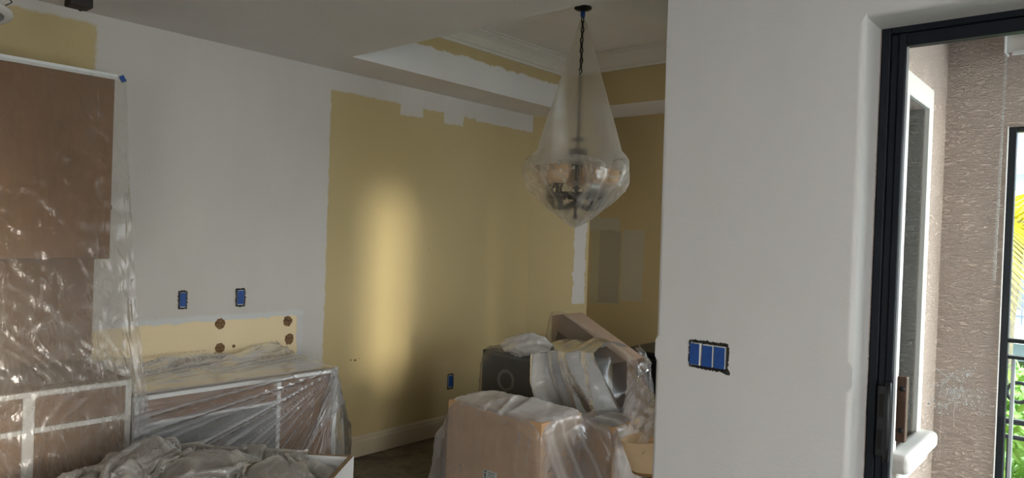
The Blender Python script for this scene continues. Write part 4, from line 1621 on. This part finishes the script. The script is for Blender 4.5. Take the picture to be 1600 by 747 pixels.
for lo, hi in (((XLN - 0.09, WIN[1] - 0.03, WIN[2] + 0.05), (XLN - 0.055, WIN[1] - 0.001, WIN[3])), ((XLN - 0.09, WIN[0], WIN[2] + 0.05), (XLN - 0.055, WIN[0] + 0.03, WIN[3])),
               ((XLN - 0.09, WIN[0] + 0.03, WIN[3] - 0.03), (XLN - 0.055, WIN[1] - 0.03, WIN[3])), ((XLN - 0.09, WIN[0] + 0.03, WIN[2] + 0.05), (XLN - 0.055, WIN[1] - 0.03, WIN[2] + 0.08))):
    wbox('sash', lo, hi, M['dark_bronze'])
wbox('pane', (XLN - 0.075, WIN[0] + 0.03, WIN[2] + 0.08), (XLN - 0.071, WIN[1] - 0.03, WIN[3] - 0.03), M['glass'], 0)

struct(panel('wall_outer', (0, YE, 0), (1, 0, 0), (0, 0, 1), (XLN, 0.6), (0, LZ), [(-0.414, 0.5, -0.001, 2.14)], 0.12, M['stucco_tan']))
struct(box('ceiling_lanai', (XLN, 2.59, LZ), (0.05, YE + 0.12, LZ + 0.1), M['stucco_tan']))
struct(box('floor_lanai', (XLN, 2.70, -0.12), (4.0, YE + 0.3, -0.01), M['paving']))

# dark screen frame in the lanai opening
scr = struct(empty('window_2', (0, YE, 0)))
YS = YE + 0.03
for nm, lo, hi, mt in (('stile', (-0.413, YS, 0), (-0.385, YS + 0.045, 2.138), M['dark_bronze']), ('stile', (0.47, YS, 0), (0.498, YS + 0.045, 2.138), M['dark_bronze']),
                       ('rail', (-0.385, YS, 1.198), (0.47, YS + 0.04, 1.216), M['dark_bronze']), ('rail', (-0.385, YS, 1.128), (0.47, YS + 0.04, 1.142), M['dark_bronze']),
                       ('rail', (-0.385, YS, 2.118), (0.47, YS + 0.04, 2.138), M['dark_bronze']), ('mullion', (-0.375, YS + 0.05, 0.0), (-0.360, YS + 0.065, 1.128), M['white_metal'])):
    o = box(nm, lo, hi, mt, scr, 0.002, 1)
    o.location = (0, -YE, 0)
o = box('bead', (-0.4155, YE - 0.004, 0.0), (-0.4125, YE + 0.02, 2.14), M['white_sill'], scr)
o.location = (0, -YE, 0)

rb = empty('roller_blind', (-0.2, YE - 0.06, 2.47), 'white rolled-up roller blind above the lanai opening with a bead chain', 'blind')
L = rb.location
bm = bmesh.new()
add_tube(bm, [(-0.42, YE - 0.06, 2.485), (0.5, YE - 0.06, 2.485)], 0.038, 20)
o = new_obj('roll', bm, M['white_sill'], rb, True)
o.location = tuple(-c for c in L)
sub('bracket', (-0.428, YE - 0.11, 2.44), (-0.42, YE - 0.005, 2.535), M['white_metal'], rb, 0.002)
sub('hem_bar', (-0.40, YE - 0.105, 2.425), (0.5, YE - 0.09, 2.445), M['white_metal'], rb, 0.003)
bm = bmesh.new()
for x0, x1 in ((-0.425, -0.436), (-0.421, -0.430)):
    for k in range(130):
        f = k / 129
        bmesh.ops.create_icosphere(bm, subdivisions=1, radius=0.0028, matrix=Matrix.Translation((x0 + (x1 - x0) * f - L.x, YE - 0.075 - L.y, 2.47 - 1.0 * f - L.z)))
o = new_obj('bead_chain', bm, M['white_metal'], rb, True)
o['kind'] = 'stuff'

# railing, planting, palm, neighbouring building
rl = empty('railing', (0.3, 4.30, 0), 'dark metal balcony railing outside the lanai opening', 'railing')
L = rl.location
sub('top_rail', (-1.0, 4.28, 0.74), (2.6, 4.32, 0.765), M['rail_metal'], rl, 0.003)
sub('rail', (-1.0, 4.285, 0.665), (2.6, 4.315, 0.685), M['rail_metal'], rl, 0.003)
sub('rail', (-1.0, 4.285, 0.06), (2.6, 4.315, 0.08), M['rail_metal'], rl, 0.003)
pk = None
for k in range(32):
    x = -0.97 + k * 0.11
    if pk is None:
        pk = box('picket', (-0.008, -0.008, -0.01), (0.008, 0.008, 0.665), M['rail_metal'], rl)
        c = pk
    else:
        c = pk.copy()
        COL.objects.link(c)
        c.parent = rl
    c.location = (x - L.x, 0, 0)
bm = bmesh.new()
pts = [(0.055 * math.cos(a * 0.3) * (1 - a * 0.012), 0, 0.055 * math.sin(a * 0.3) * (1 - a * 0.012)) for a in range(24)]
add_tube(bm, pts, 0.009, 8)
o = new_obj('scroll', bm, M['rail_metal'], rl, True)
o.location = (-0.385 - L.x, -0.03, 0.90)
sub('post', (-0.47, 4.285, 0.002), (-0.445, 4.315, 1.25), M['white_metal'], rl, 0.003)

struct(box('floor_garden', (-14, 4.03, -0.5), (20, 40, -0.3), M['lawn']))
struct(box('wall_sun_block', (5.95, 3.4, -0.3), (6.1, 14.0, 3.1), M['far_white']))  # added out of view to keep the sun off the second dining opening
struct(box('floor_bounce', (-0.6, 4.06, -0.29), (5.9, 5.0, -0.27), M['paving']))  # pale ground added to bounce light up onto ceiling and tray
struct(box('floor_bounce', (0.9, 5.0, -0.29), (5.9, 9.0, -0.27), M['paving']))
struct(box('floor_terrace', (-14, -20, -0.5), (20, -3.1, -0.12), M['paving']))
struct(box('floor_side', (4.0, -3.1, -0.5), (20, 4.03, -0.12), M['paving']))


def leaf_ball(name, c, rad, n, mat, label, seed, size=0.07):
    r = empty(name, (c[0], c[1], -0.3), label, 'shrub', 'shrubs behind the railing')
    rr = random.Random(seed)
    bm = bmesh.new()
    for _ in range(n):
        d = Vector((rr.gauss(0, 1), rr.gauss(0, 1), rr.gauss(0, 1))).normalized()
        p = Vector((d.x * rad[0], d.y * rad[1], d.z * rad[2])) * rr.uniform(0.55, 1.05) + Vector((0, 0, c[2] + 0.3))
        t = Vector((rr.gauss(0, 1), rr.gauss(0, 1), rr.gauss(0, 1))).normalized()
        b = d.cross(t).normalized()
        s = size * rr.uniform(0.6, 1.3)
        q = [bm.verts.new(p + t * s), bm.verts.new(p + b * s * 0.35 + d * s * 0.12), bm.verts.new(p - t * s), bm.verts.new(p - b * s * 0.35 + d * s * 0.12)]
        bm.faces.new(q)
    o = new_obj('foliage', bm, mat, r)
    o['kind'] = 'stuff'
    tube('trunk', [(0, 0, 0), (0, 0, c[2] + 0.3)], 0.02, M['bark'], r, 6)


for k, (x, y, z, a) in enumerate(((-0.62, 5.95, 0.3, 0.5), (0.35, 5.5, 0.15, 0.42), (1.25, 5.6, 0.2, 0.42))):
    leaf_ball('shrub', (x, y, z), (a, a * 0.8, a * 1.0), 900, M['leaf_green'], ('bright green leafy shrub behind the dark railing, below the palm', 'round leafy shrub next right of the one below the palm', 'third leafy shrub along the railing, counted from the palm')[k], 20 + k)

pm = empty('palm_tree', (-0.95, 8.4, -0.3), 'sunlit yellow-green palm in front of the pale blue building', 'palm tree')
tube('trunk', [(0, 0, 0), (0.05, 0, 1.2), (0.12, 0, 2.2)], [0.11, 0.09, 0.08], M['bark'], pm, 10)
rr = random.Random(31)
for k in range(26):
    a = 2 * PI * k / 26 * 2.39
    e = rr.uniform(-0.3, 1.1)
    ln = rr.uniform(0.9, 1.3)
    bm = bmesh.new()
    spine = []
    for j in range(12):
        f = j / 11
        h = ln * (f * math.cos(e) * 0.9)
        z = 2.2 + ln * f * math.sin(e) - 0.75 * f * f * ln
        spine.append(Vector((0.12 + h * math.cos(a), h * math.sin(a), z)))
    add_tube(bm, spine, [0.012 * (1 - 0.7 * j / 11) for j in range(12)], 4)
    side = Vector((-math.sin(a), math.cos(a), 0))
    for j in range(1, 12):
        for s in (-1, 1):
            for q in (0, 0.5):
                p = spine[j] + (spine[j] - spine[j - 1]) * -q
                d = (spine[j] - spine[j - 1]).normalized()
                l2 = 0.34 * math.sin(PI * (0.15 + 0.8 * j / 12))
                tip = p + side * s * l2 * 0.8 + d * l2 * 0.5 - Vector((0, 0, l2 * 0.45))
                w = d * 0.018
                bm.faces.new([bm.verts.new(p + w), bm.verts.new(p - w), bm.verts.new(tip)])
    new_obj('frond', bm, M['leaf_yellow'], pm)

bd = empty('building', (-1.4, 15.0, -0.3), 'pale blue apartment building with railed balconies beyond the palm', 'building')
L = bd.location
sub('wall', (-7, 15.0, -0.3), (6, 22, 7.5), M['far_wall_blue'], bd)
for z in (0.28, 3.08):
    sl_ = sub('balcony_slab', (-5, 13.8, z - 0.16), (4, 15.0, z + 0.14), M['far_white'], bd)
    o = sub('top_rail', (-5, 13.8, z + 0.94), (4, 13.85, z + 0.98), M['far_rail'], bd)
    o = sub('rail', (-5, 13.8, z + 0.26), (4, 13.85, z + 0.29), M['far_rail'], bd)
    p0 = None
    for k in range(61):
        if p0 is None:
            p0 = box('picket', (-0.012, -0.012, 0), (0.012, 0.012, 0.80), M['far_rail'], bd)
            c = p0
        else:
            c = p0.copy()
            COL.objects.link(c)
            c.parent = bd
        c.location = (-5 + 0.15 * k - L.x, 13.825 - L.y, z + 0.14 - L.z)
for x in (-4.5, -2.2, 0.2, 2.4):
    for z in (0.5, 3.4):
        w = sub('window', (x, 14.96, z), (x + 1.3, 15.02, z + 1.9), M['far_white'], bd)
        box("pane", (x + 0.08, 14.94, z + 0.08), (x + 1.22, 14.955, z + 1.82), M['grey_panel'], w)
